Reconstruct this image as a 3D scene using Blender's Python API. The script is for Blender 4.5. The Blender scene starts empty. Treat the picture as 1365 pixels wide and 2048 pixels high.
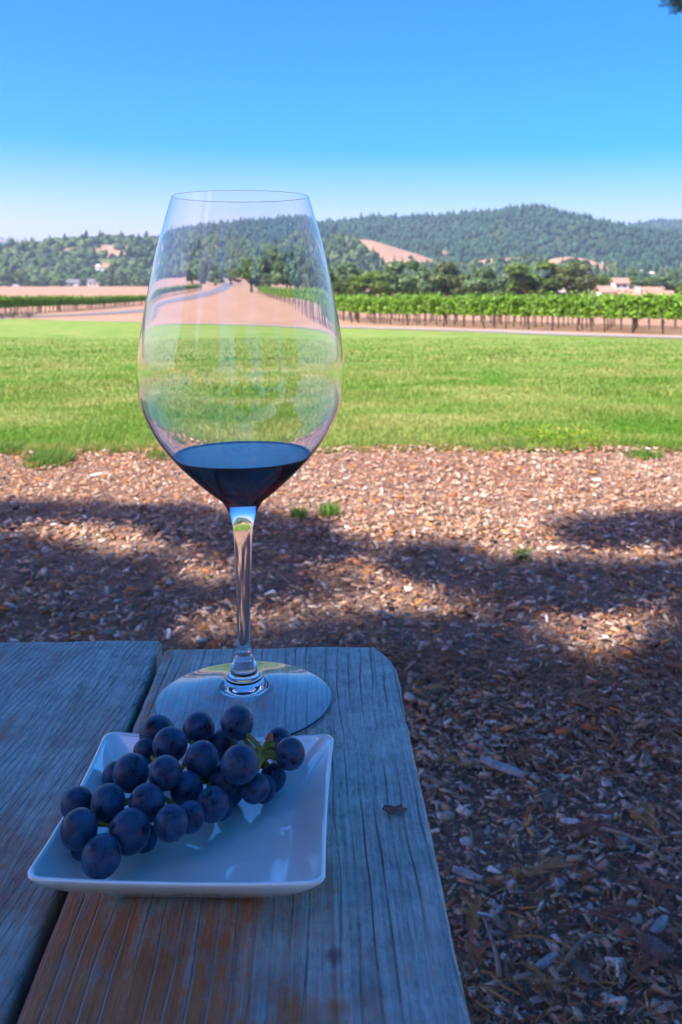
import bpy, bmesh, math, random
import numpy as np
from mathutils import Vector, Matrix, noise as mnoise
random.seed(7)
rng = np.random.default_rng(11)
R = math.radians
SC = bpy.context.scene
COL = SC.collection

# ------------------------------------------------------------------ camera
F, HOR, CX, CZ = 1800.0, 555.0, 682.5, 0.938      # focal length and horizon row in photo pixels, eye height in m
cam_d = bpy.data.cameras.new('camera'); cam = bpy.data.objects.new('camera', cam_d); COL.objects.link(cam)
cam.location = (0, 0, CZ); cam.rotation_euler = (R(90), 0, 0)
cam_d.sensor_width = 36; cam_d.lens = F/2048*36; cam_d.shift_y = -(1024-HOR)/2048
cam_d.clip_start = 0.02; cam_d.clip_end = 12000
cam_d.dof.use_dof = True; cam_d.dof.focus_distance = 0.385; cam_d.dof.aperture_fstop = 26
SC.camera = cam
# ------------------------------------------------------------------ sky, sun, exposure
TO_SUN = Vector((-0.56, -0.30, 0.77)).normalized()
SUN_EL = math.asin(TO_SUN.z); SUN_AZ = math.atan2(TO_SUN.x, TO_SUN.y)
W = bpy.data.worlds.new('World'); SC.world = W; W.use_nodes = True
wt = W.node_tree; wt.nodes.clear()
sky = wt.nodes.new('ShaderNodeTexSky'); sky.sky_type = 'NISHITA'; sky.sun_disc = False
sky.sun_elevation = SUN_EL; sky.sun_rotation = SUN_AZ
sky.air_density = 0.9; sky.dust_density = 1.5; sky.ozone_density = 3.0; sky.altitude = 0
hs = wt.nodes.new('ShaderNodeHueSaturation'); hs.inputs['Hue'].default_value = 0.500; hs.inputs['Saturation'].default_value = 1.9
bg = wt.nodes.new('ShaderNodeBackground'); bg.inputs['Strength'].default_value = 0.125
wo = wt.nodes.new('ShaderNodeOutputWorld')
wt.links.new(sky.outputs[0], hs.inputs['Color']); tn = wt.nodes.new('ShaderNodeMixRGB'); tn.blend_type = 'MULTIPLY'; tn.inputs[0].default_value = 1.0; tn.inputs[2].default_value = (1.3, 0.86, 1.0, 1); wt.links.new(hs.outputs[0], tn.inputs[1]); wt.links.new(tn.outputs[0], bg.inputs[0]); wt.links.new(bg.outputs[0], wo.inputs[0])
sd = bpy.data.lights.new('sun', 'SUN'); sd.energy = 5.0; sd.angle = R(0.5); sd.color = (1, 0.89, 0.78)
sun = bpy.data.objects.new('sun', sd); COL.objects.link(sun); sun.location = (-20, -12, 30)
sun.rotation_euler = TO_SUN.to_track_quat('Z', 'Y').to_euler()
SC.view_settings.view_transform = 'Standard'; SC.view_settings.look = 'None'
SC.view_settings.exposure = 1.2; SC.view_settings.gamma = 1.0; SC.view_settings.use_curve_mapping = False
SC.render.engine = 'CYCLES'
cy = SC.cycles
cy.use_denoising = True; cy.max_bounces = 14; cy.transmission_bounces = 12; cy.glossy_bounces = 5
cy.diffuse_bounces = 3; cy.transparent_max_bounces = 12; cy.volume_bounces = 1
cy.caustics_reflective = True; cy.caustics_refractive = True; cy.blur_glossy = 0.0; cy.sample_clamp_indirect = 6.0

# ------------------------------------------------------------------ helpers
def tag(o, label=None, cat=None, group=None, kind=None):
    if label: o['label'] = label
    if cat: o['category'] = cat
    if group: o['group'] = group
    if kind: o['kind'] = kind
    return o
def empty(name, loc=(0, 0, 0), rz=0, sc=1):
    o = bpy.data.objects.new(name, None); COL.objects.link(o); o.empty_display_size = .05
    o.location = loc; o.rotation_euler = (0, 0, rz); o.scale = (sc, sc, sc); return o
def link(name, me, mat=None, parent=None):
    o = bpy.data.objects.new(name, me); COL.objects.link(o)
    if mat and not me.materials: me.materials.append(mat)
    if parent: o.parent = parent
    return o
def mesh_np(name, v, f, smooth=False, tint=None):
    """big mesh from numpy arrays: v (n,3), f (m,k) all faces with k corners"""
    v = np.asarray(v, np.float32); f = np.asarray(f, np.int32); m, k = f.shape
    me = bpy.data.meshes.new(name)
    me.vertices.add(len(v)); me.vertices.foreach_set('co', v.ravel())
    me.loops.add(m*k); me.loops.foreach_set('vertex_index', f.ravel())
    me.polygons.add(m); me.polygons.foreach_set('loop_start', np.arange(0, m*k, k, dtype=np.int32))
    if smooth: me.polygons.foreach_set('use_smooth', np.ones(m, bool))
    if tint is not None:
        a = me.attributes.new('tint', 'FLOAT_COLOR', 'POINT')
        c = np.ones((len(v), 4), np.float32); c[:, :3] = tint; a.data.foreach_set('color', c.ravel())
    me.update(calc_edges=True); me.validate(); return me
def mesh_py(name, v, f, smooth=False):
    me = bpy.data.meshes.new(name); me.from_pydata([tuple(p) for p in v], [], f)
    if smooth: me.polygons.foreach_set('use_smooth', [True]*len(me.polygons))
    me.update(); return me
class MB:
    """collects shapes into one mesh"""
    def __init__(s): s.v = []; s.f = []
    def add(s, v, f):
        n = len(s.v); s.v += [tuple(p) for p in v]; s.f += [tuple(i+n for i in q) for q in f]; return s
    def box(s, x0, x1, y0, y1, z0, z1):
        return s.add([(x0,y0,z0),(x1,y0,z0),(x1,y1,z0),(x0,y1,z0),(x0,y0,z1),(x1,y0,z1),(x1,y1,z1),(x0,y1,z1)],
                     [(0,3,2,1),(4,5,6,7),(0,1,5,4),(1,2,6,5),(2,3,7,6),(3,0,4,7)])
    def tube(s, pts, rad, n=8, cap=True):
        pts = [Vector(p) for p in pts]
        if not hasattr(rad, '__len__'): rad = [rad]*len(pts)
        v = []; f = []; prev = None
        for i, p in enumerate(pts):
            d = (pts[min(i+1, len(pts)-1)] - pts[max(i-1, 0)]).normalized()
            if prev is None:
                a = d.cross(Vector((0, 0, 1)));  a = a if a.length > .05 else d.cross(Vector((1, 0, 0)))
            else: a = prev - d*prev.dot(d)
            a.normalize(); prev = a.copy(); b = d.cross(a)
            for k in range(n):
                t = 2*math.pi*k/n; v.append(p + (a*math.cos(t) + b*math.sin(t))*rad[i])
        for i in range(len(pts)-1):
            for k in range(n):
                f.append((i*n+k, i*n+(k+1) % n, (i+1)*n+(k+1) % n, (i+1)*n+k))
        if cap:
            f.append(tuple(reversed(range(n)))); f.append(tuple(range((len(pts)-1)*n, len(pts)*n)))
        return s.add(v, f)
    def build(s, name, mat, parent=None, smooth=False):
        return link(name, mesh_py(name, s.v, s.f, smooth), mat, parent)
def copy_tree(o, parent=None):
    c = o.copy(); COL.objects.link(c); c.parent = parent
    for ch in o.children: copy_tree(ch, c)
    return c

class NT:
    """small material builder"""
    def __init__(s, name):
        s.m = bpy.data.materials.new(name); s.m.use_nodes = True; s.t = s.m.node_tree; s.t.nodes.clear()
        s.out = s.t.nodes.new('ShaderNodeOutputMaterial')
    def n(s, typ, props=None, **inp):
        nd = s.t.nodes.new('ShaderNode'+typ)
        for k, v in (props or {}).items(): setattr(nd, k, v)
        for k, v in inp.items(): s.set(nd, k, v)
        return nd
    def set(s, nd, k, v):
        sock = nd.inputs[int(k[1:])] if (k[0] == '_' and k[1:].isdigit()) else nd.inputs[k.replace('_', ' ')]
        if isinstance(v, bpy.types.NodeSocket): s.t.links.new(v, sock)
        elif isinstance(v, bpy.types.Node): s.t.links.new(v.outputs[0], sock)
        else: sock.default_value = (*v, 1) if (hasattr(v, '__len__') and len(v) == 3 and sock.type == 'RGBA') else v
    def obj(s, scale=(1, 1, 1), loc=(0, 0, 0), rot=(0, 0, 0)):
        tc = s.n('TexCoord'); mp = s.n('Mapping', Vector=tc.outputs['Object'])
        mp.inputs['Scale'].default_value = scale; mp.inputs['Location'].default_value = loc; mp.inputs['Rotation'].default_value = rot
        return mp.outputs[0]
    def noise(s, vec, scale, detail=4, rough=.55, dist=0):
        return s.n('TexNoise', Vector=vec, Scale=scale, Detail=detail, Roughness=rough, Distortion=dist).outputs[0]
    def ramp(s, fac, stops, interp='LINEAR'):
        r = s.n('ValToRGB', Fac=fac); cr = r.color_ramp; cr.interpolation = interp
        while len(cr.elements) > len(stops): cr.elements.remove(cr.elements[-1])
        while len(cr.elements) < len(stops): cr.elements.new(1)
        for e, (p, c) in zip(cr.elements, stops):
            e.position = p; e.color = (c, c, c, 1) if not hasattr(c, '__len__') else (*c, 1)
        return r.outputs[0]
    def mix(s, fac, a, b, mode='MIX'):
        m = s.n('MixRGB', {'blend_type': mode}); s.set(m, 'Fac', fac); s.set(m, 'Color1', a); s.set(m, 'Color2', b); return m.outputs[0]
    def math(s, op, a, b=0, clamp=False):
        m = s.n('Math', {'operation': op, 'use_clamp': clamp}); s.set(m, '_0', a); s.set(m, '_1', b); return m.outputs[0]
    def bump(s, h, strength=.5, dist=.01, normal=None):
        b = s.n('Bump', Height=h, Strength=strength, Distance=dist)
        if normal is not None: s.set(b, 'Normal', normal)
        return b.outputs[0]
    def pbr(s, col, rough=.7, normal=None, **kw):
        p = s.n('BsdfPrincipled'); s.set(p, 'Base_Color', col); s.set(p, 'Roughness', rough)
        if normal is not None: s.set(p, 'Normal', normal)
        for k, v in kw.items(): s.set(p, k, v)
        return p.outputs[0]
    def end(s, surf=None, vol=None):
        if surf is not None: s.t.links.new(surf, s.out.inputs['Surface'])
        if vol is not None: s.t.links.new(vol, s.out.inputs['Volume'])
        return s.m
def plain(name, col, rough=.7, var=.15, scale=3, **kw):
    t = NT(name); nz = t.noise(t.obj(), scale, 5)
    c = t.mix(t.ramp(nz, [(.3, 0), (.7, 1)]), tuple(x*(1-var) for x in col), tuple(min(1, x*(1+var)) for x in col))
    return t.end(t.pbr(c, rough, **kw))
def leafmat(name, cols, scale=2.0, trans=.35, rough=.5, tint=False):
    """foliage: colours vary in clumps, some light passes through the leaf"""
    t = NT(name); v = t.obj()
    nz = t.noise(v, scale, 3); n2 = t.noise(v, scale*9, 2)
    f = t.math('ADD', t.math('MULTIPLY', nz, .6), t.math('MULTIPLY', n2, .4))
    c = t.ramp(f, [(.34, cols[0]), (.5, cols[1]), (.66, cols[2])])
    rnd = t.n('ObjectInfo').outputs['Random']
    c = t.mix(t.math('MULTIPLY', rnd, .35), c, tuple(x*.6 for x in cols[1]))
    if tint:
        a = t.n('Attribute', {'attribute_name': 'tint'}); c = t.mix(1.0, c, a.outputs['Color'], 'MULTIPLY')
    d = t.pbr(c, rough, Specular_IOR_Level=.3); tr = t.n('BsdfTranslucent', Color=t.mix(.5, c, (.35, .5, .05), 'MIX'))
    mx = t.n('MixShader', Fac=trans); t.t.links.new(d, mx.inputs[1]); t.t.links.new(tr.outputs[0], mx.inputs[2])
    return t.end(mx.outputs[0])

# ------------------------------------------------------------------ terrain profile (the lawn falls gently to the valley floor)
TY = [-60, 0, 4.2, 5.5, 12, 25, 41, 57, 87, 130, 190, 270, 400, 700, 1200, 5000]
TZ = [0, 0, 0, -.03, -.34, -.98, -1.67, -2.05, -2.7, -3.65, -4.65, -5.4, -6.0, -6.4, -6.6, -6.6]
_yy = np.concatenate([np.arange(-60, 100, .25), np.arange(100, 5000, 2.0)])
_zz = np.interp(_yy, TY, TZ)
for _ in range(3): _zz[:640] = np.convolve(np.pad(_zz[:640], 6, 'edge'), np.ones(13)/13, 'valid')
def gz(y): return np.interp(y, _yy, _zz)
def gp(px, py):
    """where the sight line through a photo pixel meets the ground"""
    a = (HOR-py)/F; lo, hi = .3, 4900.
    for _ in range(60):
        m = (lo+hi)/2
        if CZ + a*m > gz(m): lo = m
        else: hi = m
    return Vector(((px-CX)/F*lo, lo, float(gz(lo))))
def at(px, py, y): return Vector(((px-CX)/F*y, y, CZ-(py-HOR)/F*y))
def on_table(px, py, h=0.0, tz=.74):
    d = F*(CZ-tz-h)/(py-HOR); return Vector(((px-CX)/F*d, d, tz+h))
def sheet(name, poly, off, mat, step_x=None):
    """flat area bounded by two polylines left/right sampled over y and draped on the ground"""
    ys, xl, xr = poly; v = []; f = []; nx = 9
    for y, a, b in zip(ys, xl, xr):
        for k in range(nx): v.append((a+(b-a)*k/(nx-1), y, float(gz(y))+off))
    for i in range(len(ys)-1):
        for k in range(nx-1): f.append((i*nx+k, i*nx+k+1, (i+1)*nx+k+1, (i+1)*nx+k))
    return link(name, mesh_py(name, v, f), mat)
def ribbon(name, pts, widths, off, mat, n=160):
    """a road: centre line given at ground points, with a width at each"""
    P = np.array([[p[0], p[1]] for p in pts]); s = np.r_[0, np.cumsum(np.hypot(*np.diff(P, axis=0).T))]
    u = np.linspace(0, s[-1], n); x = np.interp(u, s, P[:, 0]); y = np.interp(u, s, P[:, 1]); w = np.interp(u, s, widths)
    for _ in range(8):
        x[1:-1] = (x[:-2]+x[2:]+2*x[1:-1])/4; y[1:-1] = (y[:-2]+y[2:]+2*y[1:-1])/4
    dx, dy = np.gradient(x), np.gradient(y); L = np.hypot(dx, dy); nx, ny = -dy/L, dx/L
    v = []; f = []
    for i in range(n):
        for k in (-.5, 0, .5):
            xx, yy = x[i]+nx[i]*w[i]*k, y[i]+ny[i]*w[i]*k; v.append((xx, yy, float(gz(yy))+off))
    for i in range(n-1):
        for k in range(2): f.append((i*3+k+1, i*3+k, (i+1)*3+k, (i+1)*3+k+1))
    return link(name, mesh_py(name, v, f), mat)

# ================================================================== SETTING
# ---- ground materials
t = NT('dry_earth'); v = t.obj()
a = t.noise(v, .35, 6, .6); b = t.noise(v, 6, 5, .65)
c = t.mix(t.ramp(a, [(.35, 0), (.65, 1)]), (.30, .165, .09), (.42, .26, .16))
c = t.mix(t.ramp(b, [(.4, 0), (.75, .5)]), c, (.23, .13, .07))
M_EARTH = t.end(t.pbr(c, .95, t.bump(b, .5, .05)))
t = NT('asphalt'); v = t.obj(); b = t.noise(v, 40, 4); c = t.mix(t.noise(v, .6, 4), (.13, .13, .14), (.20, .195, .20))
M_ROAD = t.end(t.pbr(t.mix(t.math('MULTIPLY', b, .4), c, (.09, .09, .09)), .85, t.bump(b, .3, .01)))
t = NT('concrete'); v = t.obj(); c = t.mix(t.noise(v, 1.2, 5), (.26, .24, .235), (.35, .33, .32))
M_PATH = t.end(t.pbr(c, .9))
def grass_nodes(t, v):
    big = t.noise(v, .45, 4, .6); mid = t.noise(v, 1.6, 5, .65, .5); fine = t.noise(v, 28, 3, .6)
    c = t.mix(t.ramp(big, [(.35, 0), (.66, 1)]), (.085, .23, .018), (.16, .30, .045))
    c = t.mix(t.ramp(mid, [(.38, 0), (.62, .92)]), c, (.34, .35, .12))
    c = t.mix(t.ramp(fine, [(.35, .0), (.7, .5)]), c, (.05, .15, .012))
    return c, fine
t = NT('lawn_turf'); v = t.obj((.45, .8, 1)); c, fine = grass_nodes(t, v)
M_LAWN = t.end(t.pbr(c, .9, t.bump(fine, .8, .03), Specular_IOR_Level=.1))
t = NT('grass_blade'); v = t.obj((.45, .8, 1)); c, fine = grass_nodes(t, v)
at_ = t.n('Attribute', {'attribute_name': 'tint'}); c = t.mix(1, c, at_.outputs['Color'], 'MULTIPLY')
d_ = t.pbr(c, .6, Specular_IOR_Level=.25); tr_ = t.n('BsdfTranslucent', Color=t.mix(.4, c, (.3, .5, .05)))
mx_ = t.n('MixShader', Fac=.35); t.t.links.new(d_, mx_.inputs[1]); t.t.links.new(tr_.outputs[0], mx_.inputs[2])
M_BLADE = t.end(mx_.outputs[0])
t = NT('mulch_floor'); v = t.obj(); b = t.noise(v, 60, 5, .7); vo = t.n('TexVoronoi', Vector=v, Scale=70.0)
c = t.mix(t.ramp(b, [(.3, 0), (.7, 1)]), (.16, .10, .07), (.42, .26, .18))
c = t.mix(t.math('MULTIPLY', t.ramp(vo.outputs['Color'], [(.6, 0), (.9, 1)]), .6), c, (.30, .22, .17))
M_MULCH = t.end(t.pbr(c, .95, t.bump(b, 1, .02)))

# ---- ground sheet to the horizon
ys = np.concatenate([np.arange(-60, 100, .5), np.arange(100, 400, 4), np.arange(400, 6001, 100)])
xs = np.concatenate([[-6000, -2500, -1000, -400, -150, -60], np.arange(-30, 31, 6), [60, 150, 400, 1000, 2500, 6000]])
X_, Y_ = np.meshgrid(xs, ys); V_ = np.stack([X_.ravel(), Y_.ravel(), gz(Y_.ravel())-.02], 1); nx_ = len(xs)
Q_ = np.array([(i*nx_+k, i*nx_+k+1, (i+1)*nx_+k+1, (i+1)*nx_+k) for i in range(len(ys)-1) for k in range(nx_-1)])
tag(link('ground', mesh_np('ground', V_, Q_, True), M_EARTH), kind='structure')

# ---- lawn: near edge (ragged) and far edge follow the photograph
def lawn_near(x):
    return 4.83 + .06*np.sin(x*1.1+.6) - .05*x*0.2 + .05*np.sin(x*5.1) + .025*np.sin(x*13.3+1) + .018*np.sin(x*31)
LF = [gp(-400, 622), gp(0, 637.5), gp(275, 645), gp(480, 650.5), gp(690, 657), gp(1000, 667), gp(1365, 680), gp(1900, 697)]
lfx = np.array([p.x for p in LF]); lfy = np.array([p.y for p in LF])
def lawn_far(x): return np.interp(x, lfx, lfy)
xs = np.concatenate([np.linspace(-26, -4, 40), np.arange(-3.9, 3.9, .03), np.linspace(4, 22, 40)]); nv = 40; v = []; f = []
for x in xs:
    y0, y1 = float(lawn_near(x)), float(lawn_far(x))
    for k in range(nv):
        y = y0 + (y1-y0)*(k/(nv-1))**1.6; xx = x*(1+ (k/(nv-1))**1.6*0.0)
        v.append((xx, y, float(gz(y))+.018+(-.03 if k == 0 else 0)))
for i in range(len(xs)-1):
    for k in range(nv-1): f.append((i*nv+k, (i+1)*nv+k, (i+1)*nv+k+1, i*nv+k+1))
tag(link('lawn', mesh_py('lawn', v, f, True), M_LAWN), kind='structure')

# ---- mulch bed under and round the table
ys = np.arange(-6, 4.9, .2); xs = np.linspace(-9, 9, 40); v = []; f = []
for y in ys:
    for x in xs: v.append((x, min(y, float(lawn_near(x))+.03), .004+.006*math.sin(x*3)*math.cos(y*2.3)))
for i in range(len(ys)-1):
    for k in range(len(xs)-1): f.append((i*40+k, i*40+k+1, (i+1)*40+k+1, (i+1)*40+k))
tag(link('mulch_bed', mesh_py('mulch_bed', v, f, True), M_MULCH), kind='structure')

# ---- paths and the farm road
pp = [gp(-500, 620), gp(0, 638.5), gp(275, 643.5), gp(480, 648.7), gp(690, 654), gp(1000, 662.5), gp(1365, 674.5), gp(1900, 692)]
tag(ribbon('path', pp, [.7, .8, .8, 1.0, 1.6, 2.2, 2.6, 2.6], .012, M_PATH), kind='structure')
rr = [gp(-260, 640), gp(40, 634), gp(200, 628), gp(300, 620), gp(370, 611), gp(415, 602), gp(440, 594), gp(452, 587.5), gp(458, 581)]
tag(ribbon('road', rr, [4, 4, 4.2, 4.6, 5, 5, 5, 5, 5], .024, M_ROAD, 240), kind='structure')

# ---- mulch: wood chips and needles, too many to count
def tumble(n, yaw, pitch, roll):
    cy_, sy = np.cos(yaw), np.sin(yaw); cp, sp = np.cos(pitch), np.sin(pitch); cr, sr = np.cos(roll), np.sin(roll)
    m = np.empty((n, 3, 3))
    m[:, 0, 0] = cy_*cp; m[:, 0, 1] = cy_*sp*sr-sy*cr; m[:, 0, 2] = cy_*sp*cr+sy*sr
    m[:, 1, 0] = sy*cp; m[:, 1, 1] = sy*sp*sr+cy_*cr; m[:, 1, 2] = sy*sp*cr-cy_*sr
    m[:, 2, 0] = -sp; m[:, 2, 1] = cp*sr; m[:, 2, 2] = cp*cr
    return m
BOXF = np.array([(4,5,6,7),(0,1,5,4),(1,2,6,5),(2,3,7,6),(3,0,4,7)])
def scatter_mulch(n, y0, y1, power=1.0):
    u = rng.random(n)**power; y = y0+(y1-y0)*u; half = .46*y+.75; x = (rng.random(n)*2-1)*half if y0 > 1.5 else -.5+rng.random(n)*(half+.4)
    return x, y
def chips(n, y0, y1, lmin, lmax, zmax):
    x, y = scatter_mulch(n, y0, y1); ok = y < lawn_near(x)-.0; x, y = x[ok], y[ok]; n = len(x)
    L = lmin*np.exp(rng.random(n)**2.4*math.log(lmax/lmin)); Wd = L*rng.uniform(.22, .62, n); T = L*rng.uniform(.06, .2, n)
    b = np.array([(-1,-1,-1),(1,-1,-1),(1,1,-1),(-1,1,-1),(-1,-1,1),(1,-1,1),(1,1,1),(-1,1,1)], float)*.5
    p = b[None]*np.stack([L, Wd, T], 1)[:, None, :]
    tap = rng.uniform(.35, 1.1, (n, 2)); p[:, [0, 3, 4, 7], 1] *= tap[:, :1]; p[:, [1, 2, 5, 6], 1] *= tap[:, 1:]
    p *= rng.uniform(.75, 1.25, p.shape)
    m = tumble(n, rng.random(n)*6.283, rng.normal(0, .28, n), rng.normal(0, .35, n))
    p = np.einsum('nij,nkj->nki', m, p); zc = rng.random(n)*zmax+.006+T*.4
    p += np.stack([x, y, zc], 1)[:, None, :]
    pal = np.array([1, .97, .92])*np.array([(.58,.36,.25),(.42,.25,.175),(.66,.44,.32),(.22,.13,.10),(.72,.57,.46),(.54,.46,.42),(.85,.79,.73),(.66,.30,.09),(.48,.17,.065)])
    ci = rng.choice(len(pal), n, p=[.2,.15,.17,.12,.14,.06,.035,.075,.05]); col = pal[ci]*rng.uniform(.75, 1.25, (n, 1))
    f = (BOXF[None]+8*np.arange(n)[:, None, None]).reshape(-1, 4)
    return p.reshape(-1, 3), f, np.repeat(col, 8, 0)
def merge(parts):
    vs, fs, cs = [], [], []; o = 0
    for v, f, c in parts: vs.append(v); fs.append(f+o); cs.append(c); o += len(v)
    return np.concatenate(vs), np.concatenate(fs), np.concatenate(cs)
t = NT('wood_chip'); v = t.obj(); a_ = t.n('Attribute', {'attribute_name': 'tint'}); b = t.noise(v, 180, 3, .6)
c = t.mix(t.ramp(b, [(.35, .0), (.7, .55)]), a_.outputs['Color'], t.mix(1, a_.outputs['Color'], (.45, .4, .38), 'MULTIPLY'))
M_CHIP = t.end(t.pbr(c, .8, t.bump(b, .4, .002), Specular_IOR_Level=.35))
v, f, c = merge([chips(54000, .55, 2.0, .0035, .026, .024), chips(38000, 1.7, 3.4, .005, .036, .026), chips(40000, 3.2, 5.0, .007, .034, .022)])
tag(link('wood_chips', mesh_np('wood_chips', v, f, False, c), M_CHIP), 'loose brown and grey wood chips covering the mulch bed', 'mulch', kind='stuff')
def litter(n, y0, y1):
    x, y = scatter_mulch(n, y0, y1); cl = np.sin(x*2.3+1)*np.sin(y*2.9+x)+rng.normal(0, .5, n); ok = (y < lawn_near(x)) & (cl > -.35)
    x, y = x[ok], y[ok]; n = len(x); L = rng.uniform(.012, .05, n); w = rng.uniform(.0012, .003, n); bend = rng.normal(0, .25, n)
    p = np.zeros((n, 6, 3))
    for k, s in enumerate((-.5, 0, .5)):
        p[:, k, 0] = s*L; p[:, k, 1] = -w/2+bend*L*(.25-s*s); p[:, 5-k, 0] = s*L; p[:, 5-k, 1] = w/2+bend*L*(.25-s*s)
        p[:, k, 2] += (.25-s*s)*L*.3; p[:, 5-k, 2] += (.25-s*s)*L*.3
    m = tumble(n, rng.random(n)*6.283, rng.normal(0, .18, n), rng.normal(0, .5, n)); p = np.einsum('nij,nkj->nki', m, p)
    p += np.stack([x, y, rng.random(n)*.02+.02], 1)[:, None, :]
    pal = np.array([(.30,.10,.04),(.20,.065,.03),(.42,.19,.06),(.26,.17,.11)]); col = pal[rng.integers(0, 4, n)]*rng.uniform(.7, 1.3, (n, 1))
    f = (np.array([(0, 1, 4, 5), (1, 2, 3, 4)])[None]+6*np.arange(n)[:, None, None]).reshape(-1, 4)
    return p.reshape(-1, 3), f, np.repeat(col, 6, 0)
v, f, c = merge([litter(30000, .6, 2.2), litter(22000, 2.0, 4.9)])
tag(link('needle_litter', mesh_np('needle_litter', v, f, False, c), M_CHIP), 'fine reddish dead needles strewn over the wood chips', 'needles', kind='stuff')

# ---- grass blades on the lawn
def blades(x, y, h, w, z0=None):
    n = len(x); yaw = rng.random(n)*6.283; lean = rng.normal(0, .45, (n, 2)); z = gz(y)+.016 if z0 is None else np.full(n, z0)
    dx, dy = np.cos(yaw)*w/2, np.sin(yaw)*w/2; p = np.zeros((n, 5, 3))
    p[:, 0] = np.stack([x-dx, y-dy, z], 1); p[:, 1] = np.stack([x+dx, y+dy, z], 1)
    mx, my = x+lean[:, 0]*h*.35, y+lean[:, 1]*h*.35
    p[:, 2] = np.stack([mx+dx*.8, my+dy*.8, z+h*.55], 1); p[:, 3] = np.stack([mx-dx*.8, my-dy*.8, z+h*.55], 1)
    p[:, 4] = np.stack([x+lean[:, 0]*h, y+lean[:, 1]*h, z+h*.95], 1)
    f = (np.array([(0, 1, 2), (0, 2, 3), (3, 2, 4)])[None]+5*np.arange(n)[:, None, None]).reshape(-1, 3)
    tn = rng.uniform(.82, 1.25, (n, 1))*np.array([1, 1, 1.]) + rng.random((n, 1))**5*np.array([1.2, .5, .4])
    return p.reshape(-1, 3), f, np.repeat(tn, 5, 0)
def lawn_band(n, y0, y1, h, w, edge=False):
    y = y0*(y1/y0)**rng.random(n); x = (rng.random(n)*2-1)*(.46*y+1.6); nr = lawn_near(x)
    if edge: y = nr+rng.random(n)**1.7*.28-.04
    ok = (y > nr-.05) & (y < lawn_far(x)); x, y = x[ok], y[ok]; k = len(x)
    hh = h*rng.uniform(.5, 1.35, k)*(1+.35*np.sin(x*2.1+y)*np.sin(y*1.7)); return blades(x, y, hh, w*rng.uniform(.6, 1.3, k))
v, f, c = merge([lawn_band(27000, 4.6, 5.1, .05, .0045, True), lawn_band(110000, 4.6, 8, .032, .005), lawn_band(64000, 8, 15, .036, .010), lawn_band(36000, 15, 34, .045, .022)])
tag(link('grass', mesh_np('grass', v, f, False, c), M_BLADE), 'mown green grass blades of the wide lawn', 'grass', kind='stuff')

# ---- grass tufts and a weed patch in the mulch
def tuft(px, py, rx, ry, n, h, label):
    c0 = gp(px, py); q = np.clip(rng.normal(0, .42, (n, 2)), -.8, .8); sx = rx/F*c0.y; sy = ry*c0.y**2/(F*CZ)
    v, f, c = blades(q[:, 0]*sx, q[:, 1]*sy, h*rng.uniform(.4, 1.2, n), .005*np.ones(n), 0.0)
    o = link('grass_tuft', mesh_np('grass_tuft', v, f, False, c*np.array([.75, .95, 1.])), M_BLADE); o.location = (c0.x, c0.y, .012)
    tag(o, label, 'grass tuft', 'grass tufts sprouting in the mulch')
tuft(100, 941, 52, 14, 1100, .06, 'broad green grass tuft in sunlit mulch left of the wine glass')
tuft(20, 921, 34, 7, 500, .05, 'thin grass tuft at the far left edge beside the lawn')
tuft(316, 931, 26, 7, 240, .04, 'small faint grass tuft close to the left side of the glass bowl')
tuft(660, 1043, 22, 9, 260, .05, 'brighter of the two small grass tufts right of the stem top')
tuft(598, 1045, 18, 7, 150, .04, 'smaller grass tuft nearest the stem top of the wine glass')
tuft(1290, 931, 40, 6, 300, .045, 'low bluish green grass tuft near the right end of the lawn edge')
tuft(1042, 915, 20, 6, 160, .04, 'little grass tuft beside a bent pale twig at the lawn edge')
tuft(1045, 1128, 16, 6, 110, .035, 'tiny grass tuft in the sunlit patch of the tree shade')

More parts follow.
